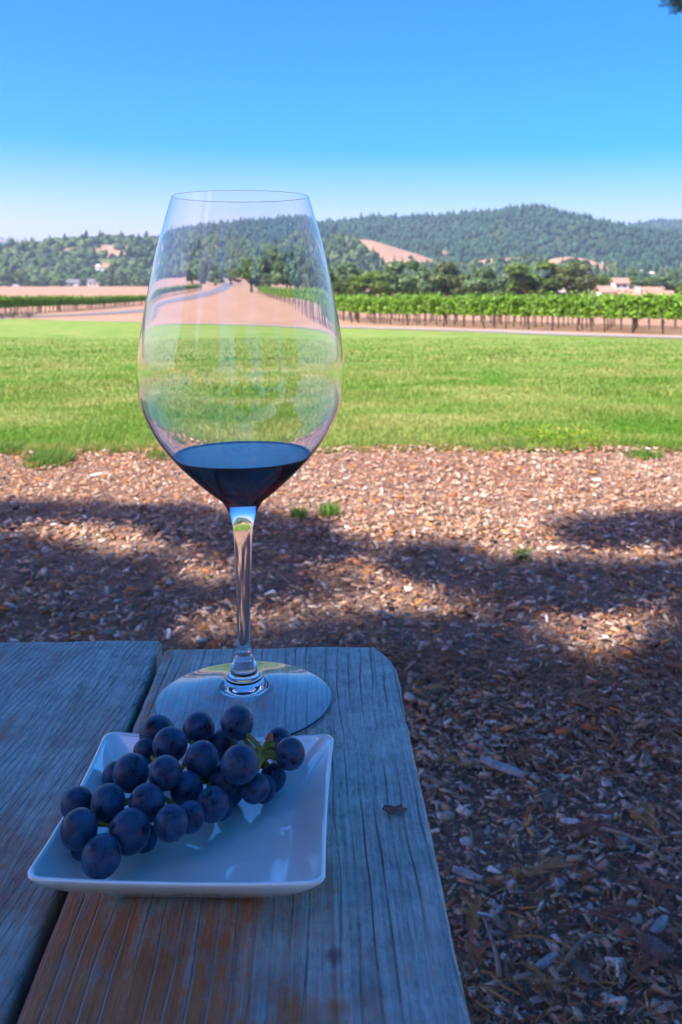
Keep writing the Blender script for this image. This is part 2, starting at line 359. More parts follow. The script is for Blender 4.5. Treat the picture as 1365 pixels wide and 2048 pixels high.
# ================================================================== TABLE
def wood_mat(name, grey, brown, brown_bias, freq, skew, seed, knots=()):
    """weathered board: saw lines or checks along the grain, worn stain, fuzzy grey surface"""
    t = NT(name); v = t.obj((1, 1, 1), (seed, seed*.7, 0)); g = t.obj((1, .014, 1), (seed, seed*.3, 0), (0, 0, skew)); g2 = t.obj((1, .22, 1), (seed*2, 1, 0))
    fine = t.noise(g, 700, 4, .7); grain = t.noise(g, 190, 4, .6); blot = t.noise(v, 16, 6, .68); fuzz = t.noise(g2, 700, 4, .75); mott = t.noise(v, 70, 4, .7)
    obj = t.n('TexCoord').outputs['Object']; sx = t.n('SeparateXYZ', Vector=obj); m_ = t.n('SeparateXYZ', Vector=t.obj((1, 1, 1), (seed, 0, 0), (0, 0, skew)))
    m = t.math('ADD', t.math('MULTIPLY', blot, .9), brown_bias(t, sx)); m = t.math('ADD', m, t.math('MULTIPLY', t.math('SUBTRACT', grain, .5), .5)); m = t.math('ADD', m, t.math('MULTIPLY', t.math('SUBTRACT', fuzz, .5), .55))
    stain = t.ramp(m, [(.46, 0), (.68, 1)])
    mixg = t.math('ADD', t.math('MULTIPLY', fine, .35), t.math('ADD', t.math('MULTIPLY', fuzz, .35), t.math('MULTIPLY', mott, .3)))
    gcol = t.ramp(mixg, [(.36, tuple(x*.38 for x in grey)), (.5, grey), (.63, tuple(min(1, x*1.6) for x in grey))])
    bcol = t.ramp(mixg, [(.35, tuple(x*.6 for x in brown)), (.65, tuple(x*1.35 for x in brown))]); c = t.mix(stain, gcol, bcol)
    wob = t.math('MULTIPLY', t.math('SUBTRACT', t.noise(t.obj((1, .25, 1), (seed, 2, 0)), 22, 3), .5), 2.2)
    ph = t.math('FRACT', t.math('ADD', t.math('MULTIPLY', m_.outputs['X'], freq), wob)); ln = t.math('ABSOLUTE', t.math('SUBTRACT', ph, .5))
    amp = t.ramp(t.noise(t.obj((1, .12, 1), (seed, 5, 0)), 120, 3), [(.38, 0), (.58, 1)])
    crack = t.math('MULTIPLY', t.ramp(ln, [(0, 1), (.035, .75), (.085, 0)]), amp)
    dark = t.math('MULTIPLY', crack, t.math('SUBTRACT', 1, t.math('MULTIPLY', stain, .95))); c = t.mix(t.math('MULTIPLY', dark, .6), c, (.035, .03, .025))
    c = t.mix(t.math('MULTIPLY', crack, t.math('MULTIPLY', stain, .8)), c, tuple(x*1.25 for x in grey))
    sp = t.ramp(t.n('TexVoronoi', Vector=v, Scale=38.0).outputs['Distance'], [(.05, 1), (.09, 0)]); c = t.mix(t.math('MULTIPLY', sp, t.ramp(t.noise(v, 9, 2), [(.58, 0), (.66, .8)])), c, (.5, .5, .5))
    for kx, ky, kr in knots:
        dx = t.math('MULTIPLY', t.math('SUBTRACT', sx.outputs['X'], kx), 1/kr); dy = t.math('MULTIPLY', t.math('SUBTRACT', sx.outputs['Y'], ky), .55/kr)
        dd = t.math('ADD', t.math('SQRT', t.math('ADD', t.math('MULTIPLY', dx, dx), t.math('MULTIPLY', dy, dy))), t.math('MULTIPLY', t.math('SUBTRACT', mott, .5), 1.3)); c = t.mix(t.ramp(dd, [(.3, .75), (1, 0)]), c, (.07, .03, .014))
    h = t.math('ADD', t.math('MULTIPLY', fine, .5), t.math('MULTIPLY', fuzz, .6)); h = t.math('SUBTRACT', h, t.math('MULTIPLY', crack, 1.1))
    return t.end(t.pbr(c, .6, t.bump(h, .9, .0014), Specular_IOR_Level=.5))
def bias_right(t, s):    # worn stain survives on the inner half of the board, near the gap and in front of the plate
    x = t.math('MULTIPLY', s.outputs['X'], -3.2); y = t.math('MULTIPLY', t.math('SUBTRACT', s.outputs['Y'], .3), -1.15)
    return t.math('ADD', t.math('MAXIMUM', t.math('MINIMUM', t.math('ADD', x, y), .40), -.20), .035)
def bias_left(t, s): return t.math('ADD', t.math('ADD', t.math('MULTIPLY', s.outputs['X'], -.6), -.02), t.math('MINIMUM', t.math('MULTIPLY', t.math('SUBTRACT', .36, s.outputs['Y']), .5), .06))
M_WOOD_R = wood_mat('weathered_board', (.31, .39, .365), (.40, .135, .04), bias_right, 185, 0.0, 0.0, [(.006, .2625, .0030)])  # grey leans green-cyan: the cool skylight cast is put into the board colour
M_WOOD_L = wood_mat('weathered_board_grey', (.30, .38, .355), (.34, .135, .075), bias_left, 330, .16, 3.7)  # same green-cyan lean in the grey, imitating cooler skylight
TZ_ = .74; ROT = R(1.85); BT = .036
table = empty('picnic_table', (0, 0, 0)); tag(table, 'weathered wooden picnic table with grey boards holding the glass and plate', 'table')
def plank(x0, x1, y0, y1, mat, far_round=.004, seed=0, chip=0.0):
    """a board: rounded long edges, slightly worn outline; local x across, y along"""
    w = x1-x0; prof = []; r = .0024
    for a in np.linspace(0, math.pi/2, 5): prof.append((x0+r-r*math.cos(a)*1.0, -r+r*math.sin(a)))
    for q in np.linspace(.04, .96, 21): prof.append((x0+w*q, 0))
    for a in np.linspace(0, math.pi/2, 5): prof.append((x1-r+r*math.sin(a), -r+r*math.cos(a)))
    prof += [(x1, -BT), (x0, -BT)]; n = len(prof); ys = list(np.linspace(y0, y1-.10, 60)) + list(np.linspace(y1-.097, y1-.004, 46)) + [y1-.0015, y1]; v = []; f = []
    for i, y in enumerate(ys):
        for k, (px_, pz) in enumerate(prof):
            u = (px_-x0)/w; ex = mnoise.noise((y*26+seed, seed, k*.0))*.0011 + mnoise.noise((y*95+seed, 3, 0))*.0005
            x = px_ + (ex if u > .97 else (ex*.6 if u < .03 else 0))
            if chip and u > .6:                               # worn far corner
                dy = max(0, y-(y1-.035)); lim = x1 - chip*(dy/.035)**2.0 + ex; x = min(x, lim - (x1-px_)*.35) if x > lim-.012 else x
            z = pz; yy = y
            if i >= len(ys)-2 and pz > -.01: z -= .0012 if i == len(ys)-1 else .0003
            if i == len(ys)-1: yy += mnoise.noise((px_*160, seed, 0))*.0008 + mnoise.noise((px_*40, seed, 2))*.001
            if pz > -.001: z += mnoise.noise((px_*45+seed, y*3, 0))*.0005
            v.append((x, yy, z))
    for i in range(len(ys)-1):
        for k in range(n): f.append((i*n+k, i*n+(k+1) % n, (i+1)*n+(k+1) % n, (i+1)*n+k))
    f.append(tuple(range(n))); f.append(tuple(reversed(range((len(ys)-1)*n, len(ys)*n))))
    o = link('board', mesh_py('board', v, [tuple(reversed(q)) for q in f], False), mat, table)
    for p in o.data.polygons: p.use_smooth = len(p.vertices) == 4
    o.data.set_sharp_from_angle(angle=R(50)); return o
# board edges measured on the table top: right edge and gap in photo pixels
e_r = on_table(945, 2048); e_r2 = on_table(797, 1352); g_l = on_table(321, 1288)
ROT = math.atan2(e_r.x-e_r2.x, e_r2.y-e_r.y)
def loc2(p): c, s = math.cos(-ROT), math.sin(-ROT); return Vector((c*p.x-s*p.y, s*p.x+c*p.y, 0))
XR = loc2(e_r2).x; XG = loc2(g_l).x; YF = loc2(on_table(560, 1293)).y
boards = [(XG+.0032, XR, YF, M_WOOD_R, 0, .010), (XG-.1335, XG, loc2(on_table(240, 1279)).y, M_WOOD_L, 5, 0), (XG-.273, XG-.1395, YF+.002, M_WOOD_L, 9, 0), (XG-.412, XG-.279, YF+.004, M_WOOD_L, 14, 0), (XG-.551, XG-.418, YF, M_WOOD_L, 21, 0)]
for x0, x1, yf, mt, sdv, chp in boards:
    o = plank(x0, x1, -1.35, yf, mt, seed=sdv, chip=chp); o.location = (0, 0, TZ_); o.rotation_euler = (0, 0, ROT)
M_LEG = plain('table_timber', (.22, .12, .07), .8, .3, 30)
for yb in (.18, -1.05):
    m = MB().box(XG-.53, XR-.02, yb-.02, yb+.02, TZ_-BT-.092, TZ_-BT-.002).build('cross_beam', M_LEG, table); m.rotation_euler = (0, 0, ROT)
    for s in (-1, 1):
        xa = XG-.20+s*.10; xb = XG-.20+s*.36; m = MB(); d = .045*s
        m.add([(xa-.045, yb-.06, TZ_-BT-.004), (xa+.045, yb-.06, TZ_-BT-.004), (xb+.045, yb-.06, .0), (xb-.045, yb-.06, .0), (xa-.045, yb-.024, TZ_-BT-.004), (xa+.045, yb-.024, TZ_-BT-.004), (xb+.045, yb-.024, .0), (xb-.045, yb-.024, .0)],
              [(0, 1, 2, 3), (7, 6, 5, 4), (0, 4, 5, 1), (1, 5, 6, 2), (2, 6, 7, 3), (3, 7, 4, 0)])
        o = m.build('leg', M_LEG, table); o.rotation_euler = (0, 0, ROT)

fp = on_table(790, 1626); fl = MB(); rr0 = random.Random(4)
ring = [(.0047*math.cos(a)*rr0.uniform(.6, 1.1), .0026*math.sin(a)*rr0.uniform(.6, 1.1), .0006+.0016*rr0.random()) for a in np.linspace(0, 5.9, 13)]
fl.add([(0, 0, .0022)]+ring+[(x, y, z-.0006) for x, y, z in ring], [(0, 1+k, 1+(k+1) % 13) for k in range(13)]+[(1+k, 14+k, 14+(k+1) % 13, 1+(k+1) % 13) for k in range(13)]+[tuple(reversed(range(14, 27)))])
o = fl.build('bark_flake', plain('bark_flake', (.17, .11, .10), .9, .4, 400)); o.location = (fp.x, fp.y, TZ_+.0003); tag(o, 'small reddish bark flake lying on the right board of the table', 'bark flake')

# ================================================================== WINE GLASS
t = NT('clear_glass'); sm = t.noise(t.obj((1, 1, .6)), 60, 4, .6)
g_ = t.n('BsdfGlass', Color=(.985, .99, 1.0), IOR=1.43, Roughness=0.0); M_GLASS = t.end(g_.outputs[0])
t = NT('crystal_foot'); g_ = t.n('BsdfGlass', Color=(.985, .99, 1.0), IOR=1.75, Roughness=0.0); M_FOOT = t.end(g_.outputs[0])
SG = 4281.0; GY = F/SG; GX = (489-CX)/SG; GYC = 1402.0
def zr(py): return (GYC-py)/SG
outer = [(1003, 41), (980, 70), (960, 92), (940, 113), (920, 132), (900, 149), (875, 167), (850, 181), (825, 192.5), (800, 200.5), (775, 205.3), (750, 207), (725, 206), (700, 203), (650, 195.8), (600, 187), (550, 177), (500, 166), (450, 152.5), (396, 137)]
stemp = [(1357, 36.5), (1352, 35.5), (1347, 31), (1341, 26.5), (1333, 25), (1325, 23.5), (1318, 20), (1311, 16.2), (1304, 14.3), (1290, 13.4), (1260, 13.3), (1226, 13.6), (1195, 14.2), (1165, 15), (1130, 16), (1103, 17), (1080, 18.1), (1060, 19.6), (1048, 21.5), (1036, 24.8), (1024, 29.2), (1013, 34.8), (1003, 41)]
footp = [(1357, 36.5), (1361, 42), (1364.5, 52), (1369.5, 70), (1377.5, 100), (1386.5, 133), (1393.2, 158), (1396.6, 171), (1398.8, 175.6), (1400.2, 176.4), (1401.4, 175), (1401.9, 172.5), (1401.2, 169), (1398.6, 157), (1393.4, 131), (1386.5, 98), (1380.5, 68), (1377.2, 44), (1376, 22), (1375.6, 0.0)]
def catmull(P, sub):
    P = [Vector((a, b)) for a, b in P]; out = []
    for i in range(len(P)-1):
        p0, p1, p2, p3 = P[max(i-1, 0)], P[i], P[i+1], P[min(i+2, len(P)-1)]
        for k in range(sub):
            s = k/sub; out.append(.5*((2*p1)+(-p0+p2)*s+(2*p0-5*p1+4*p2-p3)*s*s+(-p0+3*p1-3*p2+p3)*s**3))
    out.append(P[-1]); return out
def revolve(name, prof, mat, parent, n=128, flip=False):
    v = []; f = []; rings = []
    for (z, r) in prof:
        if r < 1e-6: rings.append([len(v)]); v.append((0, 0, z))
        else: rings.append(list(range(len(v), len(v)+n))); v += [(r*math.cos(2*math.pi*k/n), r*math.sin(2*math.pi*k/n), z) for k in range(n)]
    for a, b in zip(rings[:-1], rings[1:]):
        for k in range(n):
            q = (a[k % len(a)], a[(k+1) % n % len(a)], b[(k+1) % n % len(b)], b[k % len(b)]); q = tuple(dict.fromkeys(q))
            f.append(q if not flip else tuple(reversed(q)))
    return link(name, mesh_py(name, v, f, True), mat, parent)
po = [(zr(a), b/SG) for a, b in [(p[0], p[1]) for p in catmull(outer, 4)]]
# inner wall: outer wall moved in by the glass thickness
pi_ = []
for i, (z, r) in enumerate(po):
    a = Vector(po[max(i-1, 0)]); b = Vector(po[min(i+1, len(po)-1)]); d = (b-a).normalized(); th = .00085 + .0011*max(0, 1-i/16) - .00055*max(0, 1-(len(po)-1-i)/18)
    pi_.append((z+d.y*th, r-d.x*th))
bottom_z = zr(1000.5); inner = [(z, r) for z, r in pi_ if z > bottom_z+.0016 and r > .0075]
r0, z0 = inner[0][1], inner[0][0]
cap = [(bottom_z+(z0-bottom_z)*(q**2.2), r0*q) for q in (0, .15, .3, .45, .6, .72, .83, .92)]
inner = cap+inner
zt, rt = po[-1]; ri = inner[-1][1]; rim = [(zt+.5*(rt-ri)*math.sin(a), (rt+ri)/2+.5*(rt-ri)*math.cos(a)) for a in np.linspace(.3, math.pi-.3, 6)]
inner = [q for q in inner if q[0] < zt-.0003]
def lerp_at(P, z): return float(np.interp(z, [q[0] for q in P], [q[1] for q in P]))
po = [q for q in po[:-1] if q[0] < zt-.0006]+[(zt-e, lerp_at(po, zt-e)) for e in (.0005, .00025, .0001)]+[(zt, rt)]
inner = [q for q in inner if q[0] < zt-.0006]+[(zt-e, lerp_at(pi_, zt-e)) for e in (.0005, .00025, .0001, .00004)]
glass = empty('wine_glass', (GX, GY, TZ_+.0006)); glass.rotation_euler = (0, R(-.42), 0)
tag(glass, 'tall clear stemmed wine glass standing on the table corner', 'wine glass')
revolve('bowl', po+rim+list(reversed(inner)), M_GLASS, glass)
revolve('stem', [(zr(p[0]), p[1]/SG) for p in catmull(stemp, 4)], M_GLASS, glass)
revolve('foot', [(zr(p[0]), max(p[1], 0)/SG) for p in catmull(footp, 3)][:-1]+[(zr(1375.6), 0)], M_FOOT, glass, flip=True)
# wine: reaches a hair into the wall so that no air film is left
zw = zr(911); wi = [(z, r) for z, r in inner if z < zw]; rw = np.interp(zw, [q[0] for q in inner[8:]], [q[1] for q in inner[8:]])
wp = [(wi[0][0]-.0002, 0)]+[(z-.00012, r+.00018) for z, r in wi[1:]]+[(zw+.0006, rw+.0004), (zw+.0002, rw-.0007), (zw+.00003, rw-.0015), (zw, rw-.0019), (zw, rw-.0023), (zw, rw-.003), (zw, rw*.7), (zw, rw*.4), (zw, 0)]
t = NT('red_wine'); gl = t.n('BsdfGlass', Color=(1, .97, .98), IOR=1.85, Roughness=0.0)
va = t.n('VolumeAbsorption', Color=(.74, .05, .15), Density=240.0); M_WINE = t.end(gl.outputs[0], va.outputs[0])
wine = revolve('red_wine', wp, M_WINE, None); wine.location = glass.location; wine.rotation_euler = glass.rotation_euler
tag(wine, 'shallow pool of dark red wine in the bottom of the glass bowl', 'wine')

# ================================================================== PLATE
t = NT('white_porcelain'); M_PORC = t.end(t.pbr((.70, .90, .86), .05, IOR=1.9, Coat_Weight=1.0, Coat_Roughness=.004, Coat_IOR=2.1))  # white glaze with a cyan tint in its base colour, standing in for skylight
RIMH = .0150; pc = [on_table(207, 1468, RIMH), on_table(664, 1484, RIMH), on_table(658, 1791, RIMH), on_table(60, 1764, RIMH)]
ctr = sum(pc, Vector())/4; hw = (((pc[1]-pc[0]).length+(pc[2]-pc[3]).length)/4); hd = (((pc[3]-pc[0]).length+(pc[2]-pc[1]).length)/4)
prot = .35*math.atan2(pc[1].y-pc[0].y, pc[1].x-pc[0].x)*.5 + .35*math.atan2(pc[2].y-pc[3].y, pc[2].x-pc[3].x)*.5
def rsq(a, b, cr, n=10, sag=0.0, warp=0.0, z=0.0):
    pts = []
    for q, (sx, sy) in enumerate(((1, 1), (-1, 1), (-1, -1), (1, -1))):
        for k in range(n+1):
            an = math.pi/2*(q+k/n); x = sx*(a-cr)+cr*math.cos(an); y = sy*(b-cr)+cr*math.sin(an); pts.append((x, y))
        nx_, ny_ = ((-1, 1), (-1, -1), (1, -1), (1, 1))[q]; sxx, syy = nx_*(a-cr), ny_*(b-cr)
        a2 = math.pi/2*(q+1); ex, ey = sxx+cr*math.cos(a2), syy+cr*math.sin(a2); lx, ly = pts[-1]
        for k in range(1, 16): pts.append((lx+(ex-lx)*k/16, ly+(ey-ly)*k/16))
    out = []
    for x, y in pts:
        u, w_ = x/a, y/b; s = sag*((1-u*u) if abs(w_) > abs(u) else (1-w_*w_))      # sides bow in a little between the corners
        k = 1-s; cn = warp*(abs(u)*abs(w_))**2
        out.append((x*k, y*k, z+cn))
    return out
prof = [(.60, 0.0, .35), (.63, .0004, .35), (.66, .0022, .33), (.80, .0058, .26), (.93, .0105, .17), (.985, .0133, .12), (1.0, .0146, .10), (.996, .0152, .10), (.980, .0153, .10), (.962, .0143, .11), (.90, .0112, .15), (.82, .0078, .20), (.75, .0059, .26), (.70, .0052, .32), (.55, .0049, .45), (.3, .0048, .6), (.1, .0048, .9)]
v = []; f = []; nn = 0
for s, z, cr in prof:
    wv = .0016*max(0, (z-.006)/.009); ring = rsq(hw*s, hd*s, cr*hw*s if cr < .9 else hw*s*.95, sag=.022 if s > .8 else .01, warp=wv, z=z); nn = len(ring); v += ring
for i in range(len(prof)-1):
    for k in range(nn): f.append((i*nn+k, i*nn+(k+1) % nn, (i+1)*nn+(k+1) % nn, (i+1)*nn+k))
f.append(tuple(reversed(range(nn)))); f.append(tuple(range((len(prof)-1)*nn, len(prof)*nn)))
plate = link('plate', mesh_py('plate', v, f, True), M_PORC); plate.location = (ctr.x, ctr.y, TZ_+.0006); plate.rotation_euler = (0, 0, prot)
tag(plate, 'small square white porcelain plate with raised rim under the grapes', 'plate')

# ================================================================== GRAPES
t = NT('grape_skin'); rnd = t.n('ObjectInfo').outputs['Random']; tc = t.n('TexCoord').outputs['Object']
off = t.n('VectorMath', {'operation': 'ADD'}, _0=tc); cmb = t.n('CombineXYZ', X=t.math('MULTIPLY', rnd, 40), Y=rnd, Z=t.math('MULTIPLY', rnd, 13)); t.t.links.new(cmb.outputs[0], off.inputs[1])
b1 = t.noise(off.outputs[0], 1.3, 5, .62, .5); b2 = t.noise(off.outputs[0], 9, 4, .7)
m = t.math('ADD', t.math('MULTIPLY', b1, .72), t.math('MULTIPLY', b2, .28)); bl = t.ramp(m, [(.38, 0), (.50, .5), (.64, 1)])
base = t.mix(rnd, (.002, .006, .020), (.006, .006, .022)); c = t.mix(bl, base, (.022, .095, .20))
vs = t.n('TexVoronoi', Vector=off.outputs[0], Scale=6.0); c = t.mix(t.ramp(vs.outputs['Distance'], [(.02, .35), (.05, 0)]), c, (.03, .03, .03))
M_GRAPE = t.end(t.pbr(c, t.ramp(bl, [(0, .25), (1, .6)]), t.bump(b2, .08, .02), Specular_IOR_Level=.32, Sheen_Weight=.12, Sheen_Roughness=.4, Sheen_Tint=(.5, .65, 1.0)))
M_STEM = leafmat('grape_stem', [(.10, .13, .02), (.20, .27, .05), (.30, .34, .09)], 180, .15)
M_STEMTIP = plain('stem_tip', (.25, .10, .04), .7, .3, 200)
GR = [  # centre and radius in a photo crop, height above the table in mm
 (567,160,72,20),(520,232,50,12.5),(622,206,68,25),(740,140,65,24),(840,205,60,15.5),(752,264,69,26.5),(899,115,67,28),(910,287,74,27),(600,323,66,25.5),(460,322,72,23.5),
 (398,335,55,13.5),(365,445,70,22),(525,447,72,23.5),(237,452,66,15),(245,555,76,19.5),(455,565,84,22.5),(338,668,81,11.8),(690,390,68,19.5),(797,452,66,15.5),(625,530,68,14.5),
 (705,505,60,11.8),(845,355,62,16),(870,400,55,12),(972,385,58,16.5),(1006,388,54,12.5),(1048,342,53,13),(1118,243,60,21),(1072,192,52,17.5),(826,458,54,11.6),(515,592,54,11.8),(262,628,50,11.7)]
G = []
for cx_, cy_, r_, h_ in GR:
    px, py, rp = 40+cx_/2.068, 1390+cy_/2.068, r_/2.068; p = on_table(px, py, h_/1000, TZ_); d = p.y
    G.append([p.y, (px-CX)/F, -(py-HOR)/F, rp/F])               # depth, ray x, ray z, angular radius
def gpos(g): return Vector((g[1]*g[0], g[0], CZ+g[2]*g[0])), g[3]*g[0]
for it in range(220):
    for i in range(len(G)):
        for j in range(i):
            a, ra = gpos(G[i]); b, rb = gpos(G[j]); o_ = (ra+rb)*.955-(a-b).length
            if o_ > 0:
                k = (i, j) if G[i][0] < G[j][0] else (j, i); G[k[0]][0] -= o_*.22; G[k[1]][0] += o_*.22
    for g in G:
        p, r_ = gpos(g); flo = TZ_+.0055+r_*.97
        lx, ly = (p.x-ctr.x)/hw, (p.y-ctr.y)/hd; e = max(abs(lx), abs(ly)); flo += max(0, e-.66)*.030
        if p.z < flo: g[0] -= (flo-p.z)/abs(g[2])*.6
bunch = empty('grape_bunch', (ctr.x-.01, ctr.y, TZ_+.0055)); tag(bunch, 'bunch of dusty blue black grapes lying across the white plate', 'grapes')
bm = bmesh.new(); bmesh.ops.create_uvsphere(bm, u_segments=32, v_segments=20, radius=1.0); gme = bpy.data.meshes.new('grape'); bm.to_mesh(gme); bm.free()
gme.polygons.foreach_set('use_smooth', [True]*len(gme.polygons)); gme.materials.append(M_GRAPE)
GP = []
for g in G:
    p, r_ = gpos(g); r_ *= 1.015; GP.append((p, r_)); o = link('grape', gme, None, bunch); o.location = p-bunch.location
    o.rotation_euler = (random.uniform(0, 6), random.uniform(0, 6), random.uniform(0, 6)); s = random.uniform(.985, 1.02); o.scale = (r_*s, r_*random.uniform(.985, 1.01), r_*random.uniform(.99, 1.05))
rach = [(180, 1650, .013), (235, 1612, .015), (300, 1588, .016), (352, 1560, .016), (420, 1560, .017), (470, 1548, .018), (508, 1538, .020), (519, 1522, .021), (524, 1504, .022)]
rp_ = [on_table(a, b, c) for a, b, c in rach]
def stem_tube(pts, rad, name='stalk', mat=None):
    m = MB(); pts = [Vector(p) for p in pts]; fine = []
    for i in range(len(pts)-1):
        p0, p1, p2, p3 = pts[max(i-1, 0)], pts[i], pts[i+1], pts[min(i+2, len(pts)-1)]
        for k in range(5):
            s = k/5; fine.append(.5*((2*p1)+(-p0+p2)*s+(2*p0-5*p1+4*p2-p3)*s*s+(-p0+3*p1-3*p2+p3)*s**3))
    fine.append(pts[-1]); n = len(fine); rr_ = [(rad[0]+(rad[1]-rad[0])*i/(n-1))*(1+.14*mnoise.noise((i*.9, rad[0]*9e3, 1))) for i in range(n)]
    m.tube([p-bunch.location for p in fine], rr_, 8); return m.build(name, mat or M_STEM, bunch, True)
stem_tube(rp_, (.0011, .0016), 'stalk')
Jn = rp_[-1]
stem_tube([Jn, on_table(533, 1492, .024), on_table(539, 1478, .0265)], (.0014, .0012)); stem_tube([on_table(538, 1481, .0262), on_table(540, 1474, .0272), on_table(541, 1466, .0285)], (.0019, .0007), 'stalk_tip', M_STEMTIP)
for q in ([rp_[-2], on_table(540, 1512, .021), on_table(556, 1517, .020)], [Jn, on_table(540, 1496, .0225), on_table(553, 1496, .0215)], [rp_[-2], on_table(505, 1500, .021), on_table(494, 1486, .0225), on_table(488, 1472, .024)], [rp_[-3], on_table(515, 1530, .016), on_table(535, 1534, .014)]):
    stem_tube(q, (.0012, .0009))
stem_tube([on_table(549, 1496.5, .0215), on_table(556, 1497, .0213)], (.0017, .002), 'stalk_tip', M_STEMTIP)
for i, (p, r_) in enumerate(GP):
    k = min(rp_, key=lambda q: (q-p).length); d = (k-p)
    if d.length > r_*1.15:
        s_ = p+d.normalized()*r_*.97; mid = (s_+k)/2+Vector((random.uniform(-1, 1), random.uniform(-1, 1), random.uniform(0, 1)))*.0012
        stem_tube([s_, mid, k], (.0009, .0008), 'pedicel')
#@@PART2
# ================================================================== SHADE TREE behind and above the camera
def blend_mesh_leaves(centers, normals, size_l, size_w, tint):
    """leaf quads: one per centre, facing its normal"""
    n = len(centers); a = np.cross(normals, rng.normal(size=(n, 3))); a /= np.linalg.norm(a, axis=1)[:, None]+1e-9
    b = np.cross(normals, a); b /= np.linalg.norm(b, axis=1)[:, None]+1e-9
    l = (size_l*np.ones(n))[:, None]/2; w = (size_w*np.ones(n))[:, None]/2
    p = np.stack([centers-a*l, centers+b*w-a*l*.1, centers+a*l, centers-b*w-a*l*.1], 1)
    f = np.arange(4*n).reshape(n, 4); return p.reshape(-1, 3), f, np.repeat(tint, 4, 0)
M_REDWOOD = leafmat('redwood_needles', [(.030, .060, .014), (.05, .095, .022), (.08, .125, .03)], 1.5, .2)
M_BARK = plain('redwood_bark', (.14, .075, .05), .9, .4, 6)
M_BARK2 = plain('grey_bark', (.12, .10, .08), .9, .35, 5)
EDGE = [gp(px, py) for px, py in ((-500, 1000), (-200, 1005), (0, 1012), (130, 1016), (260, 1024), (400, 1032), (520, 1038), (640, 1062), (730, 1058), (800, 1026), (900, 1030), (1060, 1046), (1200, 1040), (1365, 1040), (1700, 1030), (2100, 1030))]
ex_, ey_ = np.array([p.x for p in EDGE]), np.array([p.y for p in EDGE])
GAPS = [(205,1082,70,16),(120,1066,40,7),(40,1070,30,5),(300,1105,50,8),(960,1068,115,15),(880,1092,60,14),(1010,1100,90,13),(1100,1118,80,10),(760,1078,60,9),(1330,1122,45,14),(830,1212,75,16),(700,1235,40,8),(1190,1272,55,12),(395,1162,36,12),(770,1172,28,4),(1345,1240,30,10),(880,1225,40,8),(480,1245,30,6),(60,1200,30,6),(690,1150,40,5)]
gaps = []
for px, py, rx, ry in GAPS:
    c0 = gp(px, py); gaps.append((c0.x, c0.y, rx/F*c0.y, ry*c0.y**2/(F*CZ)))
N = 5400; gx = rng.uniform(-2.5, 2.6, N); gy = rng.uniform(-.45, 3.75, N)
ok = gy < np.interp(gx, ex_, ey_)-.10
for cx0, cy0, rx, ry in gaps: ok &= ((gx-cx0)/(rx+.16))**2+((gy-cy0)/(ry+.12))**2 > 1
gx, gy = gx[ok], gy[ok]; N = len(gx); hz = 4.6+3.6*rng.random(N)**1.2
hz = np.where(gy > 2.6, 4.4+2.2*rng.random(N), hz)
fx = gx+TO_SUN.x/TO_SUN.z*hz; fy = gy+TO_SUN.y/TO_SUN.z*hz
ok = ~((fy > 0) & ((hz-CZ)/np.maximum(fy, .01) < .42)); fx, fy, hz = fx[ok], fy[ok], hz[ok]; N = len(fx)
TRX, TRY = -7.4, -4.6
def fronds(x, y, z, L, per=9, axis=None, droop=.25):
    """flat feathery sprays: leaflets in two ranks along a drooping axis"""
    n = len(x); out = np.stack([x-TRX, y-TRY, np.zeros(n)], 1) if axis is None else axis
    out = out/(np.linalg.norm(out, axis=1)[:, None]+1e-9)+rng.normal(0, .45, (n, 3))*np.array([1, 1, .35]); out[:, 2] -= droop
    out /= np.linalg.norm(out, axis=1)[:, None]; up = np.zeros((n, 3)); up[:, 2] = 1; up += rng.normal(0, .25, (n, 3))
    sd_ = np.cross(out, up); sd_ /= np.linalg.norm(sd_, axis=1)[:, None]; c = np.stack([x, y, z], 1); P = []
    for k in range(per):
        s = (k+.5)/per; base = c+out*((s-.5)*L)[:, None]; wl = L*.36*(1-.75*abs(s-.4)); hw_ = L/per*.34
        for sg in (-1, 1):
            d = sd_*sg*.9+out*.55; tip = base+d*wl[:, None]-np.array([0, 0, .1])*wl[:, None]; q = out*hw_[:, None]
            P.append(np.stack([base-q, base+q, tip+q*.5, tip-q*.5], 1))
    P = np.stack(P, 1).reshape(-1, 3); f = np.arange(len(P)).reshape(-1, 4); return P, f
tree = empty('redwood_tree', (TRX, TRY, 0)); tag(tree, 'overhanging redwood whose feathery branch tip hangs into the top right corner', 'tree')
P, f = fronds(fx, fy, hz, rng.uniform(.30, .52, N)); P = P-np.array([TRX, TRY, 0])
link('crown', mesh_np('crown', P, f), M_REDWOOD, tree)
TH = 13.0; MB().tube([(0, 0, -.1), (0, 0, .5), (.02, .02, 2), (.05, .03, 5), (.05, .05, 9), (.06, .05, TH)], [.62, .48, .42, .33, .18, .03], 14).build('trunk', M_BARK, tree, True)
nb = 0
for i in rng.permutation(N):
    z1 = hz[i]; d = math.hypot(fx[i]-TRX, fy[i]-TRY)
    if nb >= 46: break
    if d < 1.5: continue
    a = Vector((.03, .03, z1*.95+.25)); b = Vector((fx[i]-TRX, fy[i]-TRY, z1)); m = a.lerp(b, .5)+Vector((0, 0, .12*d*.5))
    MB().tube([a, a.lerp(m, .6), m, m.lerp(b, .55), b], [.055, .045, .032, .02, .006], 6).build('limb', M_BARK, tree, True); nb += 1
# upper crown: sparse tiers round the trunk top
n = 500; zz = rng.uniform(7, TH, n); rr_ = (TH+.6-zz)*.22*rng.random(n)**.5; an = rng.random(n)*6.283
P, f = fronds(TRX+rr_*np.cos(an), TRY+rr_*np.sin(an), zz, rng.uniform(.4, .7, n)); link('crown_top', mesh_np('crown_top', P-np.array([TRX, TRY, 0]), f), M_REDWOOD, tree)
